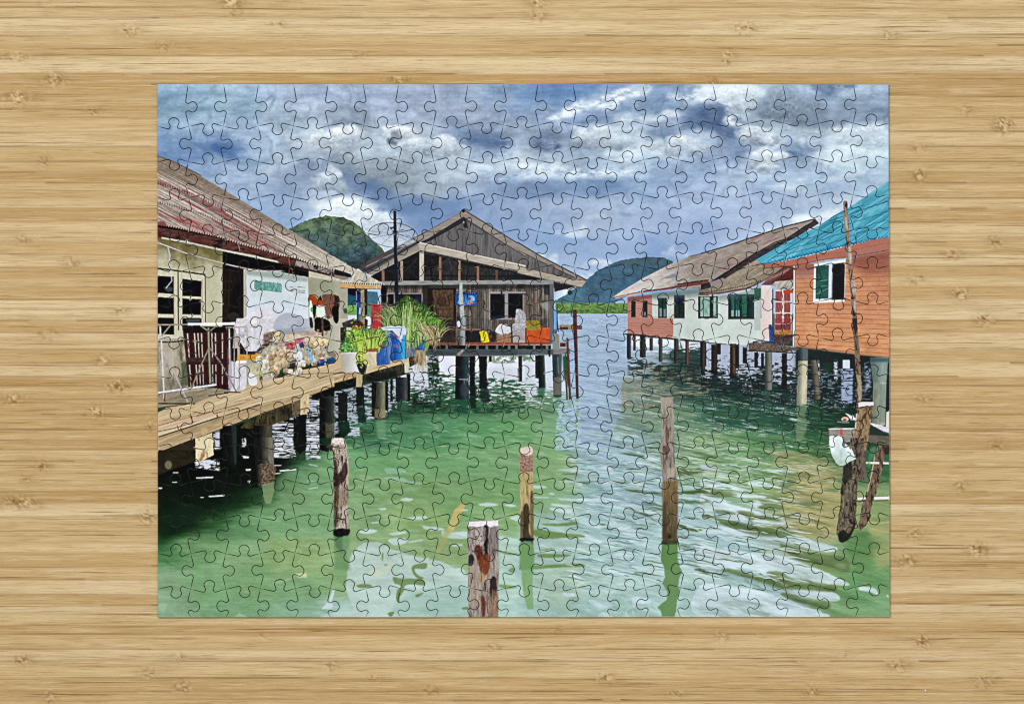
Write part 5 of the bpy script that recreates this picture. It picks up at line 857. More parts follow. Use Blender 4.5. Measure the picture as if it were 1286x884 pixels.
for i in range(36): x = 419+rnd.random()*18; y = 560+rnd.random()*100; line([(x, y), (x+rnd.uniform(-.4, .4), y+4+rnd.random()*12)], rnd.uniform(.3, .9), rnd.choice([(60,44,38),(200,188,168),(90,60,50),(214,206,190)]), .6)
for i in range(30): x = 420+rnd.random()*15; y = 553+rnd.random()*24; poly(ellp(x, y, .9, .7, 0, 7), (120,64,56), .5)
# big near post
Q_ = zH2(893,140,950,132,1030,128,1095,126,1104,145,1104,290,1098,420,1108,450,1104,590,1102,776,902,776,898,560,903,440,893,330)
poly(rough(Q_, .25), grain((158,148,140), 34, 1.6, 7, 311, (104,88,80), 1.6)); poly(rough(zH2(893,138,950,130,1030,128,1100,124,1104,158,1060,172,1020,160,960,168,898,160), .35), (226,218,222), .97, .2, (16,2,1))
for p, c, a in ((zH2(1005,165,1030,160,1034,240,1030,330,1040,380,1020,400,1008,300,1000,240),(26,20,20),.95),(zH2(950,300,985,290,1000,340,1010,380,975,400,948,350),(84,40,26),.9),(zH2(975,380,1045,350,1046,430,1030,480,1000,490,975,440),(128,66,36),.9),(zH2(1050,520,1080,500,1092,560,1086,640,1060,650,1045,600),(50,34,34),.9),(zH2(905,360,930,350,940,390,925,430,905,420),(40,40,44),.85),(zH2(985,640,1005,630,1018,680,1012,776,996,776,990,700),(110,50,34),.85),(zH2(1060,600,1090,600,1102,776,1040,776,1044,680),(150,110,80),.6),(zH2(960,180,1020,175,1015,260,985,300,950,240),(190,184,182),.6),(zH2(1046,180,1100,180,1096,330,1050,360),(126,118,116),.6),(zH2(905,440,960,440,975,600,960,700,910,690),(176,160,140),.5),(zH2(985,480,1010,490,1004,560,988,540),(196,150,90),.7)): poly(rough(sm(p), .5), c, a, .7, (22,1,3))
for i in range(70): x = 588+rnd.random()*37; y = 662+rnd.random()*100; line([(x, y), (x+rnd.uniform(-.3, .3), y+5+rnd.random()*14)], rnd.uniform(.3, .8), rnd.choice([(70,58,54),(196,186,176),(110,80,64),(90,84,84)]), .5)
for i in range(24): x = 597+rnd.random()*10; y = 672+rnd.random()*22; poly(ellp(x, y, .8, .9, 0, 7), (120,62,44), .7)
line(zH2(1025,130,1022,175,1016,230), 1, (60,44,44), .9)
# slim middle post
R_ = zL(18,70,40,58,85,52,102,70,104,200,108,450,104,680,60,688,20,682,16,440,14,200)
poly(zL(18,690,104,690,112,800,105,884,10,884,20,800), (74,122,80), .7, 1.5); poly(zL2(10,280,100,280,108,400,100,560,108,720,66,722,40,620,30,500,14,380), (122,164,100), .7, 1)
poly(rough(R_, .25), grain((180,166,118), 22, 1.4, 7, 321, (140,118,76), 1.5)); poly(zL(16,120,104,100,104,222,16,222), lambda X, Y: C3((150,120,106))+(fbm(X/1.3, Y/1.6, 322, 3)*110)[..., None], .9); poly(zL(20,70,42,60,85,54,102,72,100,110,60,118,22,105), (214,200,192), .95, .3, (30,1,1)); line(zL(16,222,104,222), .5, (110,90,70), .8)
for p, c, a in ((zL(40,460,66,440,80,500,72,620,90,670,40,675,36,560),(60,50,34),.85),(zL(20,520,40,500,44,680,20,680),(76,66,44),.6),(zL(84,400,106,380,106,680,88,680),(84,70,46),.6),(zL(20,672,104,672,102,690,22,690),(18,20,18),.95)): poly(rough(sm(p), .4), c, a, .7, (26,1,3))
# tall bent post
S_ = zK(960,530,985,538,1010,528,1046,532,1046,600,1052,650,1062,675,1052,700,1052,884)+zL(1052,20,1056,130,1064,220,1076,300,1078,420,1074,560,1072,700,1020,712,974,700,974,560,978,400,976,300,968,190,960,100,964,0)+zK(964,860,966,700,968,600)
poly(zL(972,700,1074,700,1076,760,1060,850,1040,884,1000,884,966,820), (78,122,76), .9, 1); poly(rough(zL2(976,280,1070,280,1074,340,1080,400,1106,470,1086,520,1078,560,1090,600,1076,640,1070,700,1060,770,975,770,960,730,940,706,1000,660,1010,620,990,570,972,545,992,510,988,450,966,390), .5), (104,142,86), .9, .7)
poly(rough(S_, .25), grain((150,142,132), 30, 1.6, 8, 331, (96,80,64), 1.5)); poly(zL(970,290,1078,290,1078,560,1072,700,974,700,974,400), lambda X, Y: mixc((124,102,66), (88,78,52), np.clip((Y-615)/50, 0, 1))+(fbm(X/1.3, Y/8, 332, 4)*50)[..., None], .85, 1.5); poly(zK(962,530,1046,532,1046,640,968,640), (172,160,146), .6, 1, (30,1,5)); poly(zL(1010,200,1060,200,1066,260,1010,270), (184,170,156), .7, 1.2)
for p, c, a in ((zL(975,60,1000,50,1015,80,1010,110,990,100),(90,60,50),.7),(zK(995,740,1005,720,1015,760,1008,860,998,830),(90,66,50),.6),(zL(1000,640,1030,640,1040,670,1010,680),(60,50,36),.6),(zL(1015,655,1028,655,1026,668,1016,668),(20,14,12),.9),(zL(976,690,1072,690,1070,712,978,712),(60,70,44),.8),(zL(978,460,1000,440,1006,690,978,690),(70,60,40),.5)): poly(rough(sm(p), .4), c, a, .6)
# rickety landing at the right edge
pile(zO, 1140, 1262, 262, 300, (120,140,136), (80,100,100)); pile(zO, 1142, 1258, 298, 440, (140,154,148), (100,118,112), 1160, 1248, .5, 14); pile(zO, 1160, 1248, 430, 716, (172,178,156), (120,132,118), 1152, 1240, .6, 18); poly(zO(1200,440,1248,440,1240,700,1200,700), (110,126,118), .6, 1.5); poly(zO(1140,262,1262,268,1262,290,1145,290), (60,84,84), .7, .6)
poly(rough(g8(655,250,700,268,800,320,800,352,740,345,700,300), .3), (206,204,212), n=(16,2,1)); poly(sm(ellp(*g8(655,335)[0], 4.6, 3)), (196,176,158), .95, 0, (24,1,1)); poly(sm(ellp(*g8(650,345)[0], 2.4, 1.6)), (150,50,40), .8); line(g8(550,370,620,378,710,378), 1.3, (140,150,160), .8)
poly(g8(430,470,790,462,800,640,690,640,500,700,432,690), lambda X, Y: C3((148,144,134))+(fbm(X/9, Y/1.6, 341, 4)*50)[..., None]); line(g8(430,466,790,462), 1.4, (208,206,214)); line(g8(436,470,440,700), 1.3, (100,90,90)); poly(g8(930,540,1290,560,1290,690,930,640), lambda X, Y: C3((104,98,84))+(fbm(X/9, Y/1.6, 342, 4)*50)[..., None]); poly(g8(1000,420,1290,520,1290,560,960,545), (40,60,48), .9, .5)
poly(rough(g8(985,385,1060,395,1180,430,1290,470,1290,530,1180,500,1080,450,1000,405), .3), (210,206,216), n=(22,2,1)); line(g8(1080,450,1180,510,1290,540), 1.1, (120,110,116), .8); poly(g8(1210,240,1290,215,1290,470,1205,440), (214,208,196), .97, 0, (10,2,4)); rect(g8, 1150, 680, 1290, 760, (66,54,38), n=(30,1,2))
poly(rough(zO(1060,565,1100,560,1160,562,1155,640,1140,720,1130,800,1110,884,1030,884,1036,740,1046,660), .3), grain((150,128,96), 34, 1.6, 4, 343, (92,60,40), 2.2)); poly(rough(zO(1060,568,1090,560,1162,560,1162,582,1120,590,1062,596), .3), (216,212,214), .97, .2, (16,1.5,1)); line(zO(1048,640,1040,740), 1.6, (206,200,196), .8)
poly(rough(zP(1030,0,1100,0,1095,30,1105,100,1110,200,1105,280,1060,290,1040,200), .4), grain((112,98,84), 26, 1.4, 4, 344, (56,46,40), 2))
poly(rough(zP(1005,0,1056,0,1058,200,1056,330,1050,420,1044,520,1040,560,1036,600,1020,640,990,690,940,700,912,640,920,560,940,440,940,350,956,240,960,180,1000,150), .4), grain((112,102,84), 38, 1.5, 4, 345, (38,34,28), 2.4)); poly(rough(sm(zP(925,640,960,620,1000,640,1036,560,1040,590,1000,670,960,700,930,690)), .6), (22,34,20), .9, .8); poly(zP(960,190,1010,170,1020,260,960,320), (40,34,34), .7, .8); line(zP(950,380,960,460,955,560), 2, (170,158,120), .6, .6)
poly(rough(zP(1190,50,1275,55,1268,80,1240,100,1226,200,1200,290,1180,370,1150,460,1135,540,1110,590,1075,620,1050,600,1070,540,1085,440,1120,350,1140,250,1170,140), .4), grain((122,104,84), 38, 1.6, 4, 346, (52,38,30), 2.2)); line(zP(1170,120,1150,240,1120,360), 1.4, (206,190,160), .7, .3); poly(sm(zP(1240,60,1275,60,1275,95,1240,110)), (46,34,26), .8, .5)
line(zP(1112,165,1200,168), 2.6, (216,206,196)); line(zP(1225,168,1292,170), 2.6, (220,204,192)); line(zP(1055,408,1110,404), 2.8, (222,214,206)); line(zP(1165,404,1292,400), 3.2, (226,220,214)); line(zP(1055,425,1110,422), 1, (90,50,40), .7); line(zP(1165,424,1292,416), 1, (110,70,60), .7); line(zP(1125,565,1200,572,1292,562), 2, (196,180,130), .8, .4); poly(rough(sm(zP(1140,80,1175,60,1180,120,1140,160,1140,200,1120,180)), .8), (96,140,110), .6, 1)
BG = zO(862,800,870,790,890,785,905,800,925,780,945,785,960,830,985,850,1010,884)+zP(1010,60,1044,140,1000,160,962,184,930,184,905,160,880,110,862,40,866,0)
poly(rough(BG, .25), lambda X, Y: mixc((214,226,230), (176,196,184), np.clip((Y-560)/22+fbm(X/8, Y/8, 351, 3), 0, 1))+(fbm(X/3, Y/5, 352, 3)*26)[..., None]); poly(zO(958,810,975,830,965,870,955,850), (60,60,64), .7, .4); poly(zO(935,745,950,740,958,782,945,786,935,780), (190,90,84), .95); line(zO(895,800,900,840,880,870), 1, (236,240,242), .8); line(zP(985,90,1010,105,1000,120), .8, (70,70,90), .8); poly(sm(zP(880,0,900,20,895,90,880,60)), (236,240,242), .5, .6)
for i in range(46): x = rnd.uniform(905, 1118); y = rnd.uniform(456, 545); line([(x-2-rnd.random()*5, y), (x, y-.3), (x+2+rnd.random()*5, y)], [.1,.9,.1], rnd.choice([(150,170,180),(60,110,100),(110,140,140),(30,70,60)]), .45)
for p in (zP(620,150,640,120,700,130),): pass
# fine grain and a last crispening, as a printed phone photograph has
_Y, _X = np.mgrid[0:GH, 0:GW].astype(np.float32); _X = _X/SS+PX0; _Y = _Y/SS+PY0
_wet = np.clip((_Y-396)/10, 0, 1)
_n = fbm(_X/1.5, _Y/1.5, 901, 3, .7)*20*(1-.45*_wet)*np.clip((_Y-180)/200, .25, 1)
IMG[:] = np.clip(IMG, 0, 255)
_g = IMG.mean(2, keepdims=True); IMG[:] = _g+(IMG-_g)*.91
IMG[:] = np.where((_Y < 330)[..., None], IMG, 255*(IMG/255)**1.05)
IMG[:] = IMG+(IMG-116)*.11*np.clip(IMG/50, 0, 1)
IMG += (_n*np.clip(IMG.mean(2)/110, .15, 1))[..., None]
for _r, _a in ((6, .14), (1.0, .55)):
    IMG += (IMG-np.stack([blur(IMG[..., k].copy(), _r*SS) for k in range(3)], 2))*_a
IMG[:] = np.clip(IMG, 0, 255)

LAMP1, LAMP2, WORLD = 102, 2.9, .34

# ================================================================== the 3D scene
U = 0.00045                       # one print unit (a pixel of the photograph) in metres
CX, CY = 643.0, 442.0
TH = 2.6                          # thickness of the board the pieces are cut from, in units
def W(x, y, z=0.0): return ((x-CX)*U, (CY-y)*U, z*U)
scene = bpy.context.scene
COL = scene.collection
def lin(c): 
    c = np.clip(np.asarray(c, np.float32)/255, 0, 1)
    return np.where(c <= .04045, c/12.92, ((c+.055)/1.055)**2.4)

# ---- materials
def mat(name):
    m = bpy.data.materials.new(name); m.use_nodes = True; nt = m.node_tree
    b = nt.nodes['Principled BSDF']; return m, nt, b
def N(nt, typ, **kw):
    n = nt.nodes.new(typ)
    for k, v in kw.items(): setattr(n, k, v)
    return n
def print_material():
    m, nt, b = mat('printed_card'); L = nt.links
    a = N(nt, 'ShaderNodeAttribute', attribute_name='print')
    tc = N(nt, 'ShaderNodeTexCoord')
    n1 = N(nt, 'ShaderNodeTexNoise'); n1.inputs['Scale'].default_value = 1400; n1.inputs['Detail'].default_value = 2
    L.new(tc.outputs['Object'], n1.inputs['Vector'])
    hs = N(nt, 'ShaderNodeHueSaturation'); mr = N(nt, 'ShaderNodeMapRange')
    mr.inputs['From Min'].default_value = .25; mr.inputs['From Max'].default_value = .75; mr.inputs['To Min'].default_value = .93; mr.inputs['To Max'].default_value = 1.07
    L.new(n1.outputs['Fac'], mr.inputs['Value']); L.new(mr.outputs['Result'], hs.inputs['Value']); L.new(a.outputs['Color'], hs.inputs['Color'])
    L.new(hs.outputs['Color'], b.inputs['Base Color'])
    b.inputs['Roughness'].default_value = .42; b.inputs['Specular IOR Level'].default_value = .07
    n2 = N(nt, 'ShaderNodeTexNoise'); n2.inputs['Scale'].default_value = 2600
    L.new(tc.outputs['Object'], n2.inputs['Vector'])
    bp = N(nt, 'ShaderNodeBump'); bp.inputs['Strength'].default_value = .06; bp.inputs['Distance'].default_value = .0001
    L.new(n2.outputs['Fac'], bp.inputs['Height']); L.new(bp.outputs['Normal'], b.inputs['Normal'])
    return m
def card_material():
    m, nt, b = mat('card_edge_gap_shade'); L = nt.links
    n = N(nt, 'ShaderNodeTexNoise'); n.inputs['Scale'].default_value = 900; tc = N(nt, 'ShaderNodeTexCoord'); L.new(tc.outputs['Object'], n.inputs['Vector'])
    r = N(nt, 'ShaderNodeValToRGB'); r.color_ramp.elements[0].color = (.03, .034, .036, 1); r.color_ramp.elements[1].color = (.06, .064, .066, 1)  # cardboard sides darkened: shade of the cut gaps put into their colour
    L.new(n.outputs['Fac'], r.inputs['Fac']); L.new(r.outputs['Color'], b.inputs['Base Color']); b.inputs['Roughness'].default_value = .9
    return m
PRINT = print_material(); CARD = card_material()

# ---- die-cut outlines
NC, NR = 21, 15
def corner(i, j):
    """i = 0..NC, j = 0..NR; the outer ones sit on the edge of the picture"""
    def node(ci, rj):
        x = 236.8+(ci-1)*43.92; y = 159.3+(rj-1)*44.62
        return x+(y-159)/536*2.6, y-(x-236.7)/834*4.2*(1-(y-159)/1400)
    x, y = node(min(max(i, 1), NC-1), min(max(j, 1), NR-1))
    if i == 0: x = 197.7+(y-106)/669*.8
    if i == NC: x = 1115.8+(y-106)/669*1.6
    if j == 0: y = 106.0+(x-198)/919*.5
    if j == NR: y = 774.9-(x-198)/919*.6
    rr = random.Random(i*97+j*13)
    if 0 < i < NC: x += rr.uniform(-.5, .5)*(j not in (0, NR) or 1)
    if 0 < j < NR: y += rr.uniform(-.5, .5)
    return x, y
TAB = [(-7.3, -3.6), (-6.2, -2.9), (-4.9, -1.5), (-4.7, .2), (-5.4, 2.0), (-6.5, 4.4), (-6.4, 6.8), (-4.9, 9.0), (-2.4, 10.6), (0, 11.1), (2.4, 10.6), (4.9, 9.0), (6.4, 6.8), (6.5, 4.4), (5.4, 2.0), (4.7, .2), (4.9, -1.5), (6.2, -2.9), (7.3, -3.6)]
# direction of every tab: +1 right / down, -1 left / up
def vdir(c, r):  # cut between column c and c+1 (1-based), in row r
    d = 1 if (c+r) % 2 == 0 else -1
    return -d if (c, r) in VX else d
def hdir(r, c):  # cut under row r, in column c
    d = -1 if (r+c) % 2 == 0 else 1
    return -d if (r, c) in HX else d
VX = set(); HX = set()
for _r, _cs in ((6, (4,6,9,12,15,17)), (7, (1,3,4,5,6,7,9,10,11,12,14,15,16,17,18,20)), (8, (1,2,4,5,6,9,12,13,14,16,17,19,20)), (9, (1,3,4,5,6,7,8,10,11,12,14,15,16,17,18,19)), (10, (4,9,12,15,17))):
    VX |= {(c, _r) for c in _cs}
HX |= {(r, c) for r in (6, 7, 8, 9) for c in range(1, 22)} | {(4,7),(4,8),(4,14),(4,15),(10,18),(11,7),(11,8),(11,14),(11,15)}

def edge(p, q, d, cen, seed, vertical):
    """points from p to q with one tab; d = +1 bulges right (vertical cut) or down (horizontal cut)"""
    rr = random.Random(seed)
    p = Vector(p); q = Vector(q); ax = (q-p); L = ax.length; ax.normalize()
    n = Vector((-ax.y, ax.x))
    want = Vector((1, 0)) if vertical else Vector((0, 1))
    if n.dot(want) < 0: n = -n
    n = n*d
    s = rr.uniform(.97, 1.04); sk = rr.uniform(-.05, .05)
    c0 = (cen-p).dot(ax) + rr.uniform(-.7, .7)
    T = [(c0+t*s+sk*h, h*s) for t, h in TAB]
    if c0 < 14 and L < 40: pass
    raw = [(0, 0)]
    k0 = max(2, int(T[0][0]/3.2)); k1 = max(2, int((L-T[-1][0])/3.2))
    base = T[0][1]
    for k in range(1, k0): t = k/k0; raw.append((T[0][0]*t, base*(.9*t+.1*t*t)))
    body = [T[0]]
    for i in range(len(T)-1):
        P0, P1, P2, P3 = T[max(i-1, 0)], T[i], T[i+1], T[min(i+2, len(T)-1)]
        for t in (.5, 1.0):
            body.append(tuple(.5*((2*P1[a])+(-P0[a]+P2[a])*t+(2*P0[a]-5*P1[a]+4*P2[a]-P3[a])*t*t+(-P0[a]+3*P1[a]-3*P2[a]+P3[a])*t**3) for a in (0, 1)))
    raw += body
    for k in range(1, k1): t = 1-k/k1; raw.append((L-(L-T[-1][0])*t, base*(.9*t+.1*t*t)))
    raw.append((L, 0))
    return [p+ax*a+n*b for a, b in raw]
def straight(p, q, n=12): p = Vector(p); q = Vector(q); return [p.lerp(q, k/n) for k in range(n+1)]
def cen_h(c, r, y):   # a tab of the cut under row r in column c
    return Vector((260.9+(c-2)*43.9+(y-159)/536*2.6 if c > 1 else 218.3+(y-159)/536*2.6, y))
def cen_v(c, r, x):
    return Vector((x, (135.2 if r == 1 else 181.2+(r-2)*44.62)-(x-236.7)/834*3.6))
HE, VE = {}, {}
for r in range(0, NR+1):
    for c in range(1, NC+1):
        p, q = corner(c-1, r), corner(c, r)
        HE[r, c] = straight(p, q) if r in (0, NR) else edge(p, q, hdir(r, c), cen_h(c, r, (p[1]+q[1])/2), r*131+c*7, False)
for c in range(0, NC+1):
    for r in range(1, NR+1):
        p, q = corner(c, r-1), corner(c, r)
        VE[c, r] = straight(p, q) if c in (0, NC) else edge(p, q, vdir(c, r), cen_v(c, r, (p[0]+q[0])/2), r*17+c*411, True)

def sample(X, Y):
    """print colour, box-filtered, at picture positions"""
    u = np.clip((X-PX0)*SS-.5, 0, GW-1.001); v = np.clip((Y-PY0)*SS-.5, 0, GH-1.001)
    iu = u.astype(int); iv = v.astype(int); tu = (u-iu)[..., None]; tv = (v-iv)[..., None]
    return (IMG[iv, iu]*(1-tu)+IMG[iv, iu+1]*tu)*(1-tv)+(IMG[iv+1, iu]*(1-tu)+IMG[iv+1, iu+1]*tu)*tv
def inside(px, py, poly_):
    x1 = poly_[:, 0]; y1 = poly_[:, 1]; x2 = np.roll(x1, -1); y2 = np.roll(y1, -1)
    r = np.zeros(px.shape, bool)
    for a, b, c, d in zip(x1, y1, x2, y2):
        if b == d: continue
        r ^= ((b > py) != (d > py)) & (px < (c-a)*(py-b)/(d-b)+a)
    return r
def distance(px, py, P):
    A = P; B = np.roll(P, -1, 0); D = np.full(px.shape, 1e9)
    for (ax, ay), (bx, by) in zip(A, B):
        dx, dy = bx-ax, by-ay; t = np.clip(((px-ax)*dx+(py-ay)*dy)/(dx*dx+dy*dy+1e-12), 0, 1)
        D = np.minimum(D, (px-ax-t*dx)**2+(py-ay-t*dy)**2)
    return np.sqrt(D)
GRID = 0.86
def piece(c, r):
    P = list(HE[r-1, c])[:-1]+list(VE[c, r])[:-1]+list(HE[r, c])[::-1][:-1]+list(VE[c-1, r])[::-1][:-1]
    P = np.array([(p.x, p.y) for p in P]); n = len(P)
    corners = np.array([corner(c-1, r-1), corner(c, r-1), corner(c, r), corner(c-1, r)])
    # inward normals (outline runs clockwise on the picture, y down)
    t = np.roll(P, -1, 0)-np.roll(P, 1, 0); t /= np.linalg.norm(t, axis=1)[:, None]+1e-9
    nin = np.stack([-t[:, 1], t[:, 0]], 1)
    dc = np.min(np.linalg.norm(P[:, None]-corners[None], axis=2), axis=1)
    gap = GAP0+(GAP1-GAP0)*np.clip((dc-1.5)/6, 0, 1)
    rr = random.Random(c*1000+r); gap = gap*rr.uniform(.9, 1.12)
    outer = np.zeros(n, bool)
    k = 0
    for E, flag in ((HE[r-1, c], r == 1), (VE[c, r], c == NC), (HE[r, c], r == NR), (VE[c-1, r], c == 1)):
        m = len(E)-1
        if flag: outer[k:k+m+1 if k+m < n else n] = True
        k += m
    gap = np.where(outer, 0.0, gap)
    rings = []
    dz = rr.uniform(-.05, .05)
    for off, z in ((None, 0.02), (0, TH-BEV*1.3), (BEV*.28, TH-BEV*.32), (BEV, TH)):
        rings.append((P+nin*((gap+off) if off is not None else np.minimum(gap, .03))[:, None], z+(dz if z > 1 else 0)))
    top = rings[-1][0]
    # clean self-crossings of the inset: keep as is (the inset is far smaller than the tab radii)
    x0, y0 = top.min(0); x1, y1 = top.max(0)
    gy = np.arange(y0, y1, GRID*.9); pts = []
    gx = np.arange(x0, x1, GRID)
    X, Y = np.meshgrid(gx, gy); X = X+(np.arange(len(gy)) % 2)[:, None]*GRID*.5
    X = X.ravel(); Y = Y.ravel(); m = inside(X, Y, top); X = X[m]; Y = Y[m]
    m = distance(X, Y, top) > .55; X = X[m]; Y = Y[m]
    verts2 = [Vector(p) for p in top]+[Vector((a, b)) for a, b in zip(X, Y)]
    vo, eo, fo, ov, oe, of = delaunay_2d_cdt(verts2, [(i, (i+1) % n) for i in range(n)], [], 1, 1e-6)
    base = 0; V = []; F = []
    for Q, z in rings[:-1]: V += [W(a, b, z) for a, b in Q]
    for k in range(len(rings)-2):
        for i in range(n):
            j = (i+1) % n; F.append((k*n+i, (k+1)*n+i, (k+1)*n+j, k*n+j))
    b3 = len(V); zt = rings[-1][1]
    V += [W(v.x, v.y, zt) for v in vo]
    back = {}
    for i, orig in enumerate(ov):
        for o in orig:
            if o < n: back[o] = i
    k = len(rings)-2
    for i in range(n):
        j = (i+1) % n; F.append((k*n+i, b3+back[i], b3+back[j], k*n+j))
    nside = len(F)
    for f in fo:
        a, b, c_ = f[:3]; p, q, s = vo[a], vo[b], vo[c_]
        if (q.x-p.x)*(s.y-p.y)-(q.y-p.y)*(s.x-p.x) > 0: f = f[::-1]
        F.append(tuple(b3+i for i in f))
    F.append(tuple(range(n)))        # underside
    cx, cy = (corners[:, 0].mean(), corners[:, 1].mean())
    ox, oy, _ = W(cx, cy)
    V = [(a-ox, b-oy, z) for a, b, z in V]
    me = bpy.data.meshes.new('jigsaw_piece'); me.from_pydata(V, [], F)
    A = np.array(V); px = (A[:, 0]+ox)/U+CX; py = CY-(A[:, 1]+oy)/U
    rgb = lin(sample(px, py))*TONE
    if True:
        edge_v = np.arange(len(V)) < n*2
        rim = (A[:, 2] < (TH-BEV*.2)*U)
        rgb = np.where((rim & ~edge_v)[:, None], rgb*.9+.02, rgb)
    at = me.color_attributes.new('print', 'FLOAT_COLOR', 'POINT')
    at.data.foreach_set('color', np.concatenate([np.clip(rgb, 0, 1), np.ones((len(V), 1))], 1).astype(np.float32).ravel())
    me.materials.append(PRINT); me.materials.append(CARD)
    mi = np.zeros(len(F), np.int32); mi[:n] = 1; mi[-1] = 1
    me.polygons.foreach_set('material_index', mi)
    sm_ = np.zeros(len(F), bool); sm_[:nside] = True; sm_[:n] = False; me.polygons.foreach_set('use_smooth', sm_)
    me.update()
    o = bpy.data.objects.new('jigsaw_piece', me); o.location = (ox, oy, 0); COL.objects.link(o)
    return o, cx, cy
GAP0, GAP1, BEV = .06, .42, .5
TONE = 1.0
ORD = ['first','second','third','fourth','fifth','sixth','seventh','eighth','ninth','tenth','eleventh','twelfth','thirteenth','fourteenth','fifteenth','sixteenth','seventeenth','eighteenth','nineteenth','twentieth','twenty-first']
def _in(x, y, p): return bool(inside(np.array([x]), np.array([y]), np.array(p))[0])
THEMES = [
 ('the near post top', [(584,650),(630,650),(630,700),(584,700)]), ('the rusty near post', [(580,700),(634,700),(634,776),(580,776)]),
 ('the bark covered post', [(414,548),(443,548),(443,676),(414,676)]), ('the slim middle post', [(646,556),(676,556),(676,684),(646,684)]),
 ('the tall bent post', [(822,495),(856,495),(856,690),(822,690)]), ('the hanging white bag', [(1038,540),(1076,540),(1076,588),(1038,588)]),
 ('the leaning rotten stakes', [(1040,500),(1118,500),(1118,684),(1040,684)]), ('the bare pole', [(1055,250),(1085,250),(1085,500),(1062,500)]),
 ('the white framed window', [(1018,322),(1066,322),(1066,384),(1018,384)]),
 ('turquoise roof sheets', [(960,330),(1118,226),(1118,300)]), ('orange boarded wall', [(996,335),(1118,290),(1118,452),(996,438)]),
 ('the red porch door', [(962,340),(998,340),(998,436),(962,436)]), ('green glazed windows', [(874,366),(950,366),(950,404),(874,404)]),
 ('pale wall on stilts', [(845,368),(962,368),(962,436),(845,426)]), ('pink boarded wall', [(784,372),(846,372),(846,424),(784,424)]),
 ('weathered roof at right', [(768,374),(905,300),(1028,270),(1000,330),(960,345),(880,366)]),
 ('orange house stilts', [(996,436),(1118,448),(1118,510),(996,510)]), ('white house stilts', [(784,420),(996,430),(996,490),(784,470)]),
 ('the distant right hill', [(698,380),(740,340),(790,322),(846,328),(800,365),(770,382)]), ('green mangrove shore', [(698,378),(790,378),(790,398),(698,398)]),
 ('the blue sign', [(570,364),(604,364),(604,388),(570,388)]), ('the brown carved door', [(536,360),(574,360),(574,425),(536,425)]),
 ('the dark double window', [(610,360),(662,360),(662,402),(610,402)]), ('the orange crate', [(655,395),(694,395),(694,432),(655,432)]),
 ('sacks and yellow bag', [(596,402),(656,402),(656,432),(596,432)]), ('the grey gable', [(582,262),(650,305),(660,335),(560,318),(520,305)]),
 ('grey roof boards', [(454,352),(582,262),(740,352),(700,362),(580,310)]), ('the open roof frame', [(470,345),(580,312),(700,345),(700,358),(470,358)]),
 ('weathered board wall', [(480,356),(698,356),(698,425),(480,425)]), ('floor beams and stilts', [(530,425),(705,425),(705,500),(530,500)]),
 ('thin red poles', [(700,395),(736,395),(736,505),(700,505)]),
 ('the satellite dish', [(460,262),(528,262),(528,312),(460,312)]), ('tall green grass', [(480,365),(556,365),(556,440),(480,440)]),
 ('green potted plants', [(424,400),(486,400),(486,470),(424,470)]), ('blue barrels', [(470,408),(540,408),(540,462),(470,462)]),
 ('the left hill', [(362,290),(400,270),(440,276),(484,318),(450,345),(400,315)]), ('the porch corner roof', [(420,330),(486,355),(480,366),(420,360)]),
 ('red striped roof', [(196,225),(330,275),(330,312),(196,285)]), ('brown roof tiles', [(196,195),(440,332),(440,350),(330,318),(196,225)]),
 ('the casement window', [(196,335),(262,335),(262,425),(196,425)]), ('the dark doorway', [(276,312),(312,312),(312,405),(276,405)]),
 ('the green wall lettering', [(312,345),(358,345),(358,372),(312,372)]), ('hanging dark bags', [(384,360),(430,360),(430,415),(384,415)]),
 ('the pale blue wall', [(308,335),(390,335),(390,405),(308,405)]), ('yellowish plaster wall', [(196,285),(330,310),(330,345),(290,420),(196,345)]),
 ('the slatted bench', [(230,408),(312,408),(312,492),(230,492)]), ('white pipe railing', [(196,405),(250,405),(250,500),(196,500)]),
 ('cream bags on deck', [(305,400),(425,400),(425,475),(305,475)]), ('weathered deck planks', [(196,490),(310,475),(430,450),(516,450),(516,470),(380,505),(196,568)]),
 ('the dark pier posts', [(196,520),(370,500),(520,465),(520,540),(345,612),(196,600)]), ('black shaded water', [(196,590),(350,600),(300,640),(196,680)]),
 ('blue rippled channel', [(700,395),(790,395),(790,600),(735,600),(710,500)]), ('dark water with glints', [(430,480),(705,480),(705,520),(430,540)]),
 ('dark green reflections', [(785,455),(1118,480),(1118,555),(900,545),(785,510)]), ('khaki green shallows', [(960,560),(1060,560),(1060,680),(960,680)]),
 ('white streaks on green', [(870,590),(1060,590),(1060,776),(870,776)]), ('pale sky reflection', [(425,690),(590,690),(590,776),(400,776)]),
 ('pale teal ripples', [(625,640),(880,600),(880,776),(625,776)]), ('green rippled water', [(785,500),(1118,530),(1118,600),(785,600)]),
 ('plain green water', [(196,560),(1118,560),(1118,776),(196,776)]), ('green water', [(196,480),(1118,480),(1118,776),(196,776)]),
 ('white cumulus cloud', [(400,235),(490,235),(490,300),(400,300)]), ('a bright streak cloud', [(690,106),(830,106),(830,160),(690,160)]),
 ('dark slate cloud', [(880,106),(1118,106),(1118,165),(880,165)]), ('pale blue sky', [(196,106),(420,106),(420,160),(196,160)]),
 ('lilac grey cloud', [(420,106),(640,106),(640,160),(420,160)]), ('deep blue sky', [(640,106),(880,106),(880,165),(640,165)]),
 ('white ragged cloud', [(640,160),(1118,160),(1118,225),(640,225)]), ('soft grey cloud', [(196,160),(640,160),(640,240),(196,240)]), ('plain blue sky', [(196,225),(1118,225),(1118,400),(196,400)]),
]
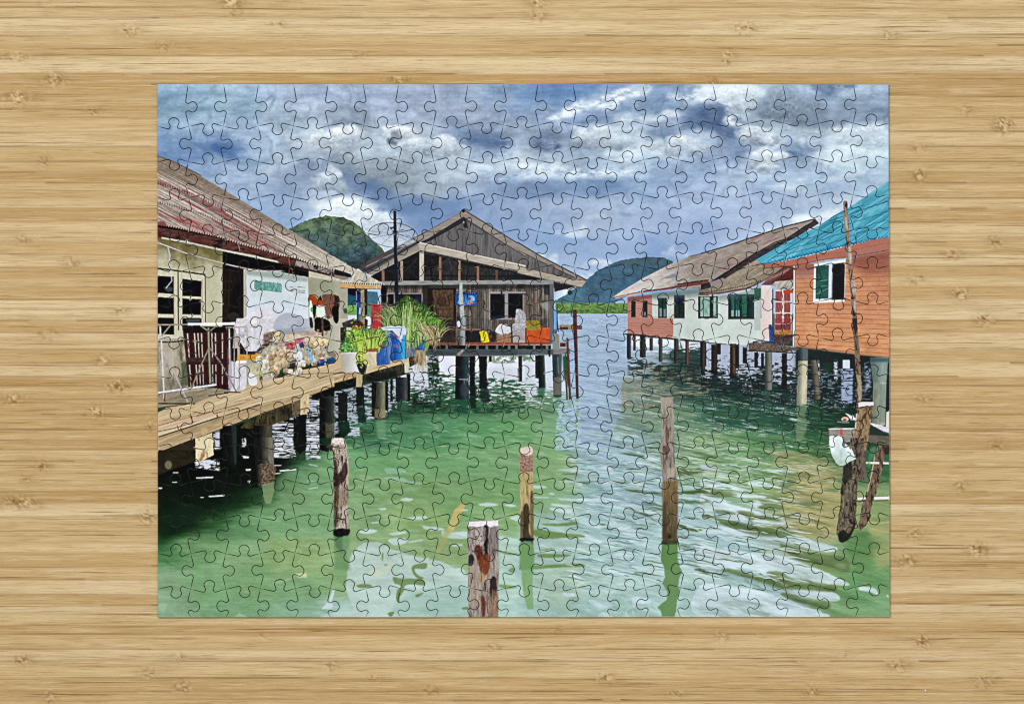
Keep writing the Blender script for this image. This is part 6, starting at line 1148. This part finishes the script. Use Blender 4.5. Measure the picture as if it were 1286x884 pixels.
def describe(c, r, cx, cy):
    ph = next((n for n, p in THEMES if _in(cx, cy, p)), 'stilt village water')
    where = {(1, 1): 'top left corner', (NC, 1): 'top right corner', (1, NR): 'bottom left corner', (NC, NR): 'bottom right corner'}.get((c, r))
    if where: return 'jigsaw piece printed with %s, at the %s of the picture' % (ph, where)
    return 'jigsaw piece with %s, %s row from the top, %s from the left' % (ph, ORD[r-1], ORD[c-1])

for r in range(1, NR+1):
    for c in range(1, NC+1):
        o, cx, cy = piece(c, r)
        o['category'] = 'jigsaw piece'; o['group'] = 'interlocked pieces of the stilt village jigsaw'
        o['label'] = describe(c, r, cx, cy)

# ---- the bamboo board
KN = [tuple(map(float, q.split())) for q in '''162 38 12 7 .9;205 58 12 6 .5;68 100 16 10 .7;118 140 12 5 .6;55 202 6 10 .6;20 124 16 9 .9;20 72 16 5 .8;290 4 12 6 1;294 16 12 6 .5;60 5 14 4 .3;676 4 10 6 1;676 20 10 7 .8;914 73 7 9 .9;936 36 16 7 .8;895 102 8 4 .7;350 30 12 5 .5;500 100 16 4 .8;450 70 10 5 .4;1117 44 10 6 .8;1260 158 12 10 1;1213 139 9 6 .7;1155 221 7 9 .9;1155 187 12 6 .4;1196 320 10 7 .8;1206 369 10 8 .9;1250 304 10 7 .8;1150 352 14 7 .5;1236 401 10 8 .9;130 452 9 7 .7;146 486 12 8 1;16 501 14 7 .8;120 517 12 8 .8;54 584 8 7 .8;33 602 7 7 .5;188 534 5 9 .7;25 631 20 8 .9;186 648 9 9 .9;28 828 10 6 .9;186 845 9 7 .7;62 875 5 9 .8;230 862 10 7 .8;1148 670 8 7 .9;1228 690 12 8 1;1138 704 12 7 1;1159 806 8 8 1;1128 836 12 8 .8;1237 854 12 8 .8;1060 822 10 5 .3;225 824 8 6 .5;415 836 9 7 .6;620 812 9 6 .5;760 850 11 7 .8;905 800 9 6 .7;1020 868 9 6 .8;540 866 10 6 .7;330 800 8 5 .5;850 870 10 5 .6;1250 560 9 7 .7;1160 500 10 6 .6;1205 610 9 7 .7;90 330 10 7 .6;150 390 9 7 .7;30 300 9 6 .6;60 420 10 7 .7;470 850 8 6 .5;700 790 10 5 .4'''.split(';')]
def bamboo():
    xs = np.concatenate([[-900, -500, -200, -60], np.arange(-4, 1292, 2.6), [1350, 1500, 1800, 2200]])
    ys = np.concatenate([[-800, -400, -150, -50], np.arange(-4, 890, 1.9), [940, 1040, 1300, 1700]])
    X, Y = np.meshgrid(xs, ys); nx, ny = len(xs), len(ys)
    # strips of the laminate: edges taken along the board, each strip with its own tone
    R = random.Random(5); edges = [-800.0]; y = -800
    while y < 1700: y += R.choice([11, 13, 15, 16, 17, 19, 22])*1.0; edges.append(y)
    yw = Y+fbm(X/160, Y/40, 401, 3)*4
    for kx, ky, rx, ry, a in KN: yw = yw+a*1.5*np.sin((Y-ky)/2.2+X*.25)*np.exp(-((X-kx)/rx)**2-((Y-ky)/ry)**2)
    idx = np.searchsorted(np.array(edges), yw); e0 = np.array(edges)[np.clip(idx-1, 0, len(edges)-1)]; e1 = np.array(edges)[np.clip(idx, 0, len(edges)-1)]
    seam = np.minimum(yw-e0, e1-yw)
    tone = _hash(idx, idx*0, 402); tone2 = _hash(idx, idx*0+1, 403)
    dark = np.zeros_like(X); ridge = np.zeros_like(X)
    for kx, ky, rx, ry, a in KN:
        dx, dy = (X-kx), (Y-ky); e = np.exp(-(dx/rx)**2-(dy/ry)**2)
        dark += a*.75*np.exp(-((dx-rx*.1)/(rx*1.7))**2-(dy/(ry*.8))**2)*(.45+1.6*np.clip(fbm(X/7, Y/1.7, int(kx), 4)+.15, 0, 1))
        ridge += a*e*(fbm((dx+dy*.5)/2.2, dy/2.4, int(kx)+3, 3)*3.4)
    S = np.zeros(X.shape+(4,), np.float32); S[..., 0] = tone; S[..., 1] = np.clip(dark, 0, 1); S[..., 2] = np.clip(.5+ridge*.5, 0, 1)
    S[..., 3] = np.exp(-(seam/.8)**2)*(.15+.85*_hash(idx, (X/190).astype(int), 404))
    me = bpy.data.meshes.new('bamboo_board')
    V = np.stack([(X-CX)*U, (CY-Y)*U, np.zeros_like(X)], -1).reshape(-1, 3)
    i = np.arange((ny-1)*(nx-1)); rr_, cc = i//(nx-1), i % (nx-1); a = rr_*nx+cc
    F = np.stack([a, a+nx, a+nx+1, a+1], 1)
    me.vertices.add(len(V)); me.vertices.foreach_set('co', V.ravel()); me.loops.add(F.size); me.loops.foreach_set('vertex_index', F.ravel())
    me.polygons.add(len(F)); me.polygons.foreach_set('loop_start', np.arange(0, F.size, 4)); me.update(); me.validate()
    for nm, ch in (('strip_tone', 0), ('knot', 1), ('ridge', 2), ('seam', 3)):
        at = me.attributes.new(nm, 'FLOAT', 'POINT'); at.data.foreach_set('value', S[..., ch].ravel())
    m, nt, b = mat('bamboo'); L = nt.links
    def attr(nm): return N(nt, 'ShaderNodeAttribute', attribute_name=nm).outputs['Fac']
    def math_(op, a, b_=None, cl=False):
        n = N(nt, 'ShaderNodeMath', operation=op); n.use_clamp = cl
        for k, v in enumerate((a, b_)):
            if v is None: continue
            if isinstance(v, (int, float)): n.inputs[k].default_value = v
            else: L.new(v, n.inputs[k])
        return n.outputs[0]
    tc = N(nt, 'ShaderNodeTexCoord')
    # every strip reads the fibre pattern at its own offset
    sep = N(nt, 'ShaderNodeSeparateXYZ'); L.new(tc.outputs['Object'], sep.inputs[0])
    t = attr('strip_tone'); cmb = N(nt, 'ShaderNodeCombineXYZ')
    L.new(math_('ADD', sep.outputs['X'], math_('MULTIPLY', t, 3.7)), cmb.inputs['X']); L.new(math_('ADD', sep.outputs['Y'], math_('MULTIPLY', attr('ridge'), .0016)), cmb.inputs['Y']); L.new(t, cmb.inputs['Z'])
    def noise(sx, sy, detail=5, rough_=.6, dist=0.0):
        mp = N(nt, 'ShaderNodeMapping'); mp.inputs['Scale'].default_value = (sx, sy, 7); L.new(cmb.outputs[0], mp.inputs['Vector'])
        n = N(nt, 'ShaderNodeTexNoise'); n.inputs['Scale'].default_value = 1; n.inputs['Detail'].default_value = detail; n.inputs['Roughness'].default_value = rough_; n.inputs['Distortion'].default_value = dist
        L.new(mp.outputs[0], n.inputs['Vector']); return n.outputs['Fac']
    def ramp(fac, stops):
        r = N(nt, 'ShaderNodeValToRGB'); cr = r.color_ramp
        while len(cr.elements) < len(stops): cr.elements.new(.5)
        for e, (p, c_) in zip(cr.elements, stops): e.position = p; e.color = tuple(float(q) for q in (lin(c_) if len(c_) == 3 else c_))+((1,) if len(c_) == 3 else ())
        L.new(fac, r.inputs['Fac']); return r.outputs['Color']
    def mix(fac, a, b_, bt='MIX'):
        n = N(nt, 'ShaderNodeMix', data_type='RGBA', blend_type=bt)
        if isinstance(fac, float): n.inputs[0].default_value = fac
        else: L.new(fac, n.inputs[0])
        for k, v in ((6, a), (7, b_)):
            if isinstance(v, tuple): n.inputs[k].default_value = tuple(float(q) for q in lin(v))+(1,)
            else: L.new(v, n.inputs[k])
        return n.outputs[2]
    tone_c = ramp(t, [(0, BAM[0]), (.3, BAM[1]), (.65, BAM[2]), (1, BAM[3])])
    broad = noise(9, 240, 4, .55); fine = noise(62, 1900, 6, .82); mid = noise(26, 1000, 6, .75); long_ = noise(10, 760, 6, .7, .5)
    c = mix(math_('MULTIPLY', math_('SUBTRACT', broad, .42, True), 2.4, True), tone_c, BAM[4])
    c = mix(math_('MULTIPLY', math_('SUBTRACT', mid, .50, True), 3.6, True), c, BAM[5])
    c = mix(math_('MULTIPLY', math_('SUBTRACT', .50, fine, True), 4.6, True), c, BAM[6])
    c = mix(math_('MULTIPLY', math_('SUBTRACT', .425, long_, True), 9.0, True), c, BAM[7])
    c = mix(math_('MULTIPLY', attr('seam'), .75), c, BAM[7])
    kn = attr('knot'); c = mix(math_('MULTIPLY', kn, .8, True), c, (140, 104, 50))
    rg = math_('SUBTRACT', attr('ridge'), .5)
    c = mix(math_('MULTIPLY', rg, 3.2, True), c, (226, 198, 150)); c = mix(math_('MULTIPLY', rg, -3.4, True), c, (138, 98, 54))
    gr = N(nt, 'ShaderNodeTexNoise'); gr.inputs['Scale'].default_value = 1900; gr.inputs['Detail'].default_value = 2; L.new(tc.outputs['Object'], gr.inputs['Vector'])
    gm = N(nt, 'ShaderNodeMapRange'); gm.inputs['From Min'].default_value = .3; gm.inputs['From Max'].default_value = .7; gm.inputs['To Min'].default_value = .88; gm.inputs['To Max'].default_value = 1.1; L.new(gr.outputs['Fac'], gm.inputs['Value'])
    hv = N(nt, 'ShaderNodeHueSaturation'); L.new(gm.outputs['Result'], hv.inputs['Value']); L.new(c, hv.inputs['Color']); c = hv.outputs['Color']
    L.new(c, b.inputs['Base Color'])
    b.inputs['Roughness'].default_value = .5; b.inputs['Specular IOR Level'].default_value = .18
    h = math_('ADD', math_('ADD', math_('MULTIPLY', fine, .5), math_('MULTIPLY', attr('ridge'), 1.6)), math_('MULTIPLY', attr('seam'), -1.0))
    bp = N(nt, 'ShaderNodeBump'); bp.inputs['Strength'].default_value = .45; bp.inputs['Distance'].default_value = .00022
    L.new(h, bp.inputs['Height']); L.new(bp.outputs['Normal'], b.inputs['Normal'])
    me.materials.append(m)
    o = bpy.data.objects.new('table_top', me); COL.objects.link(o); o['kind'] = 'structure'
BAM = [(192,156,102), (206,174,120), (216,188,138), (228,204,160), (184,148,92), (236,214,176), (150,112,60), (118,80,30)]
bamboo()

# ---- a white crumb that lies on the board, lower right
bm = bmesh.new(); bmesh.ops.create_icosphere(bm, subdivisions=2, radius=1.15*U)
for v in bm.verts: v.co *= 1+.22*math.sin(v.co.x*9e3+v.co.y*7e3); v.co.z *= .6
me = bpy.data.meshes.new('paper_crumb'); bm.to_mesh(me); bm.free()
m, nt, b = mat('white_paper'); n = N(nt, 'ShaderNodeTexNoise'); n.inputs['Scale'].default_value = 3000
r = N(nt, 'ShaderNodeValToRGB'); r.color_ramp.elements[0].color = (.8, .8, .8, 1); r.color_ramp.elements[1].color = (.95, .95, .95, 1)
nt.links.new(n.outputs['Fac'], r.inputs['Fac']); nt.links.new(r.outputs['Color'], b.inputs['Base Color']); me.materials.append(m)
o = bpy.data.objects.new('paper_crumb', me); o.location = W(1162.5, 866.5, .6); COL.objects.link(o)
o['label'] = 'tiny white crumb lying alone on the bamboo board near its lower right corner'; o['category'] = 'crumb'

# ---- light: a key lamp high at the upper left, an added weaker fill, a soft room
def area(name, loc, size, power, col=(1, 1, 1)):
    l = bpy.data.lights.new(name, 'AREA'); l.shape = 'RECTANGLE'; l.size = size[0]; l.size_y = size[1]; l.energy = power; l.color = col
    o = bpy.data.objects.new(name, l); COL.objects.link(o); o.location = loc
    o.rotation_euler = Vector((-loc[0], -loc[1], -loc[2])).to_track_quat('-Z', 'Y').to_euler(); return o
area('key_light', (-2.3, 1.9, 2.6), (.55, .55), LAMP1, (1, .985, .965))
area('added_fill_light', (.30, .0, .95), (.5, .4), LAMP2, (.98, .99, 1))  # added fill lamp, brightens the board right of centre
w = bpy.data.worlds.new('World'); scene.world = w; w.use_nodes = True
w.node_tree.nodes['Background'].inputs['Color'].default_value = (.93, .96, 1, 1); w.node_tree.nodes['Background'].inputs['Strength'].default_value = WORLD
cam = bpy.data.cameras.new('camera'); co = bpy.data.objects.new('camera', cam); COL.objects.link(co); scene.camera = co
H_ = 1.5; cam.sensor_width = 36; cam.lens = 36*H_/(1286*U); co.location = (0, 0, H_+TH*U*.5); cam.clip_start = .05; cam.clip_end = 20
scene.cycles.filter_width = 1.1
scene.view_settings.view_transform = 'Standard'; scene.view_settings.look = 'None'; scene.view_settings.exposure = 0; scene.view_settings.gamma = 1
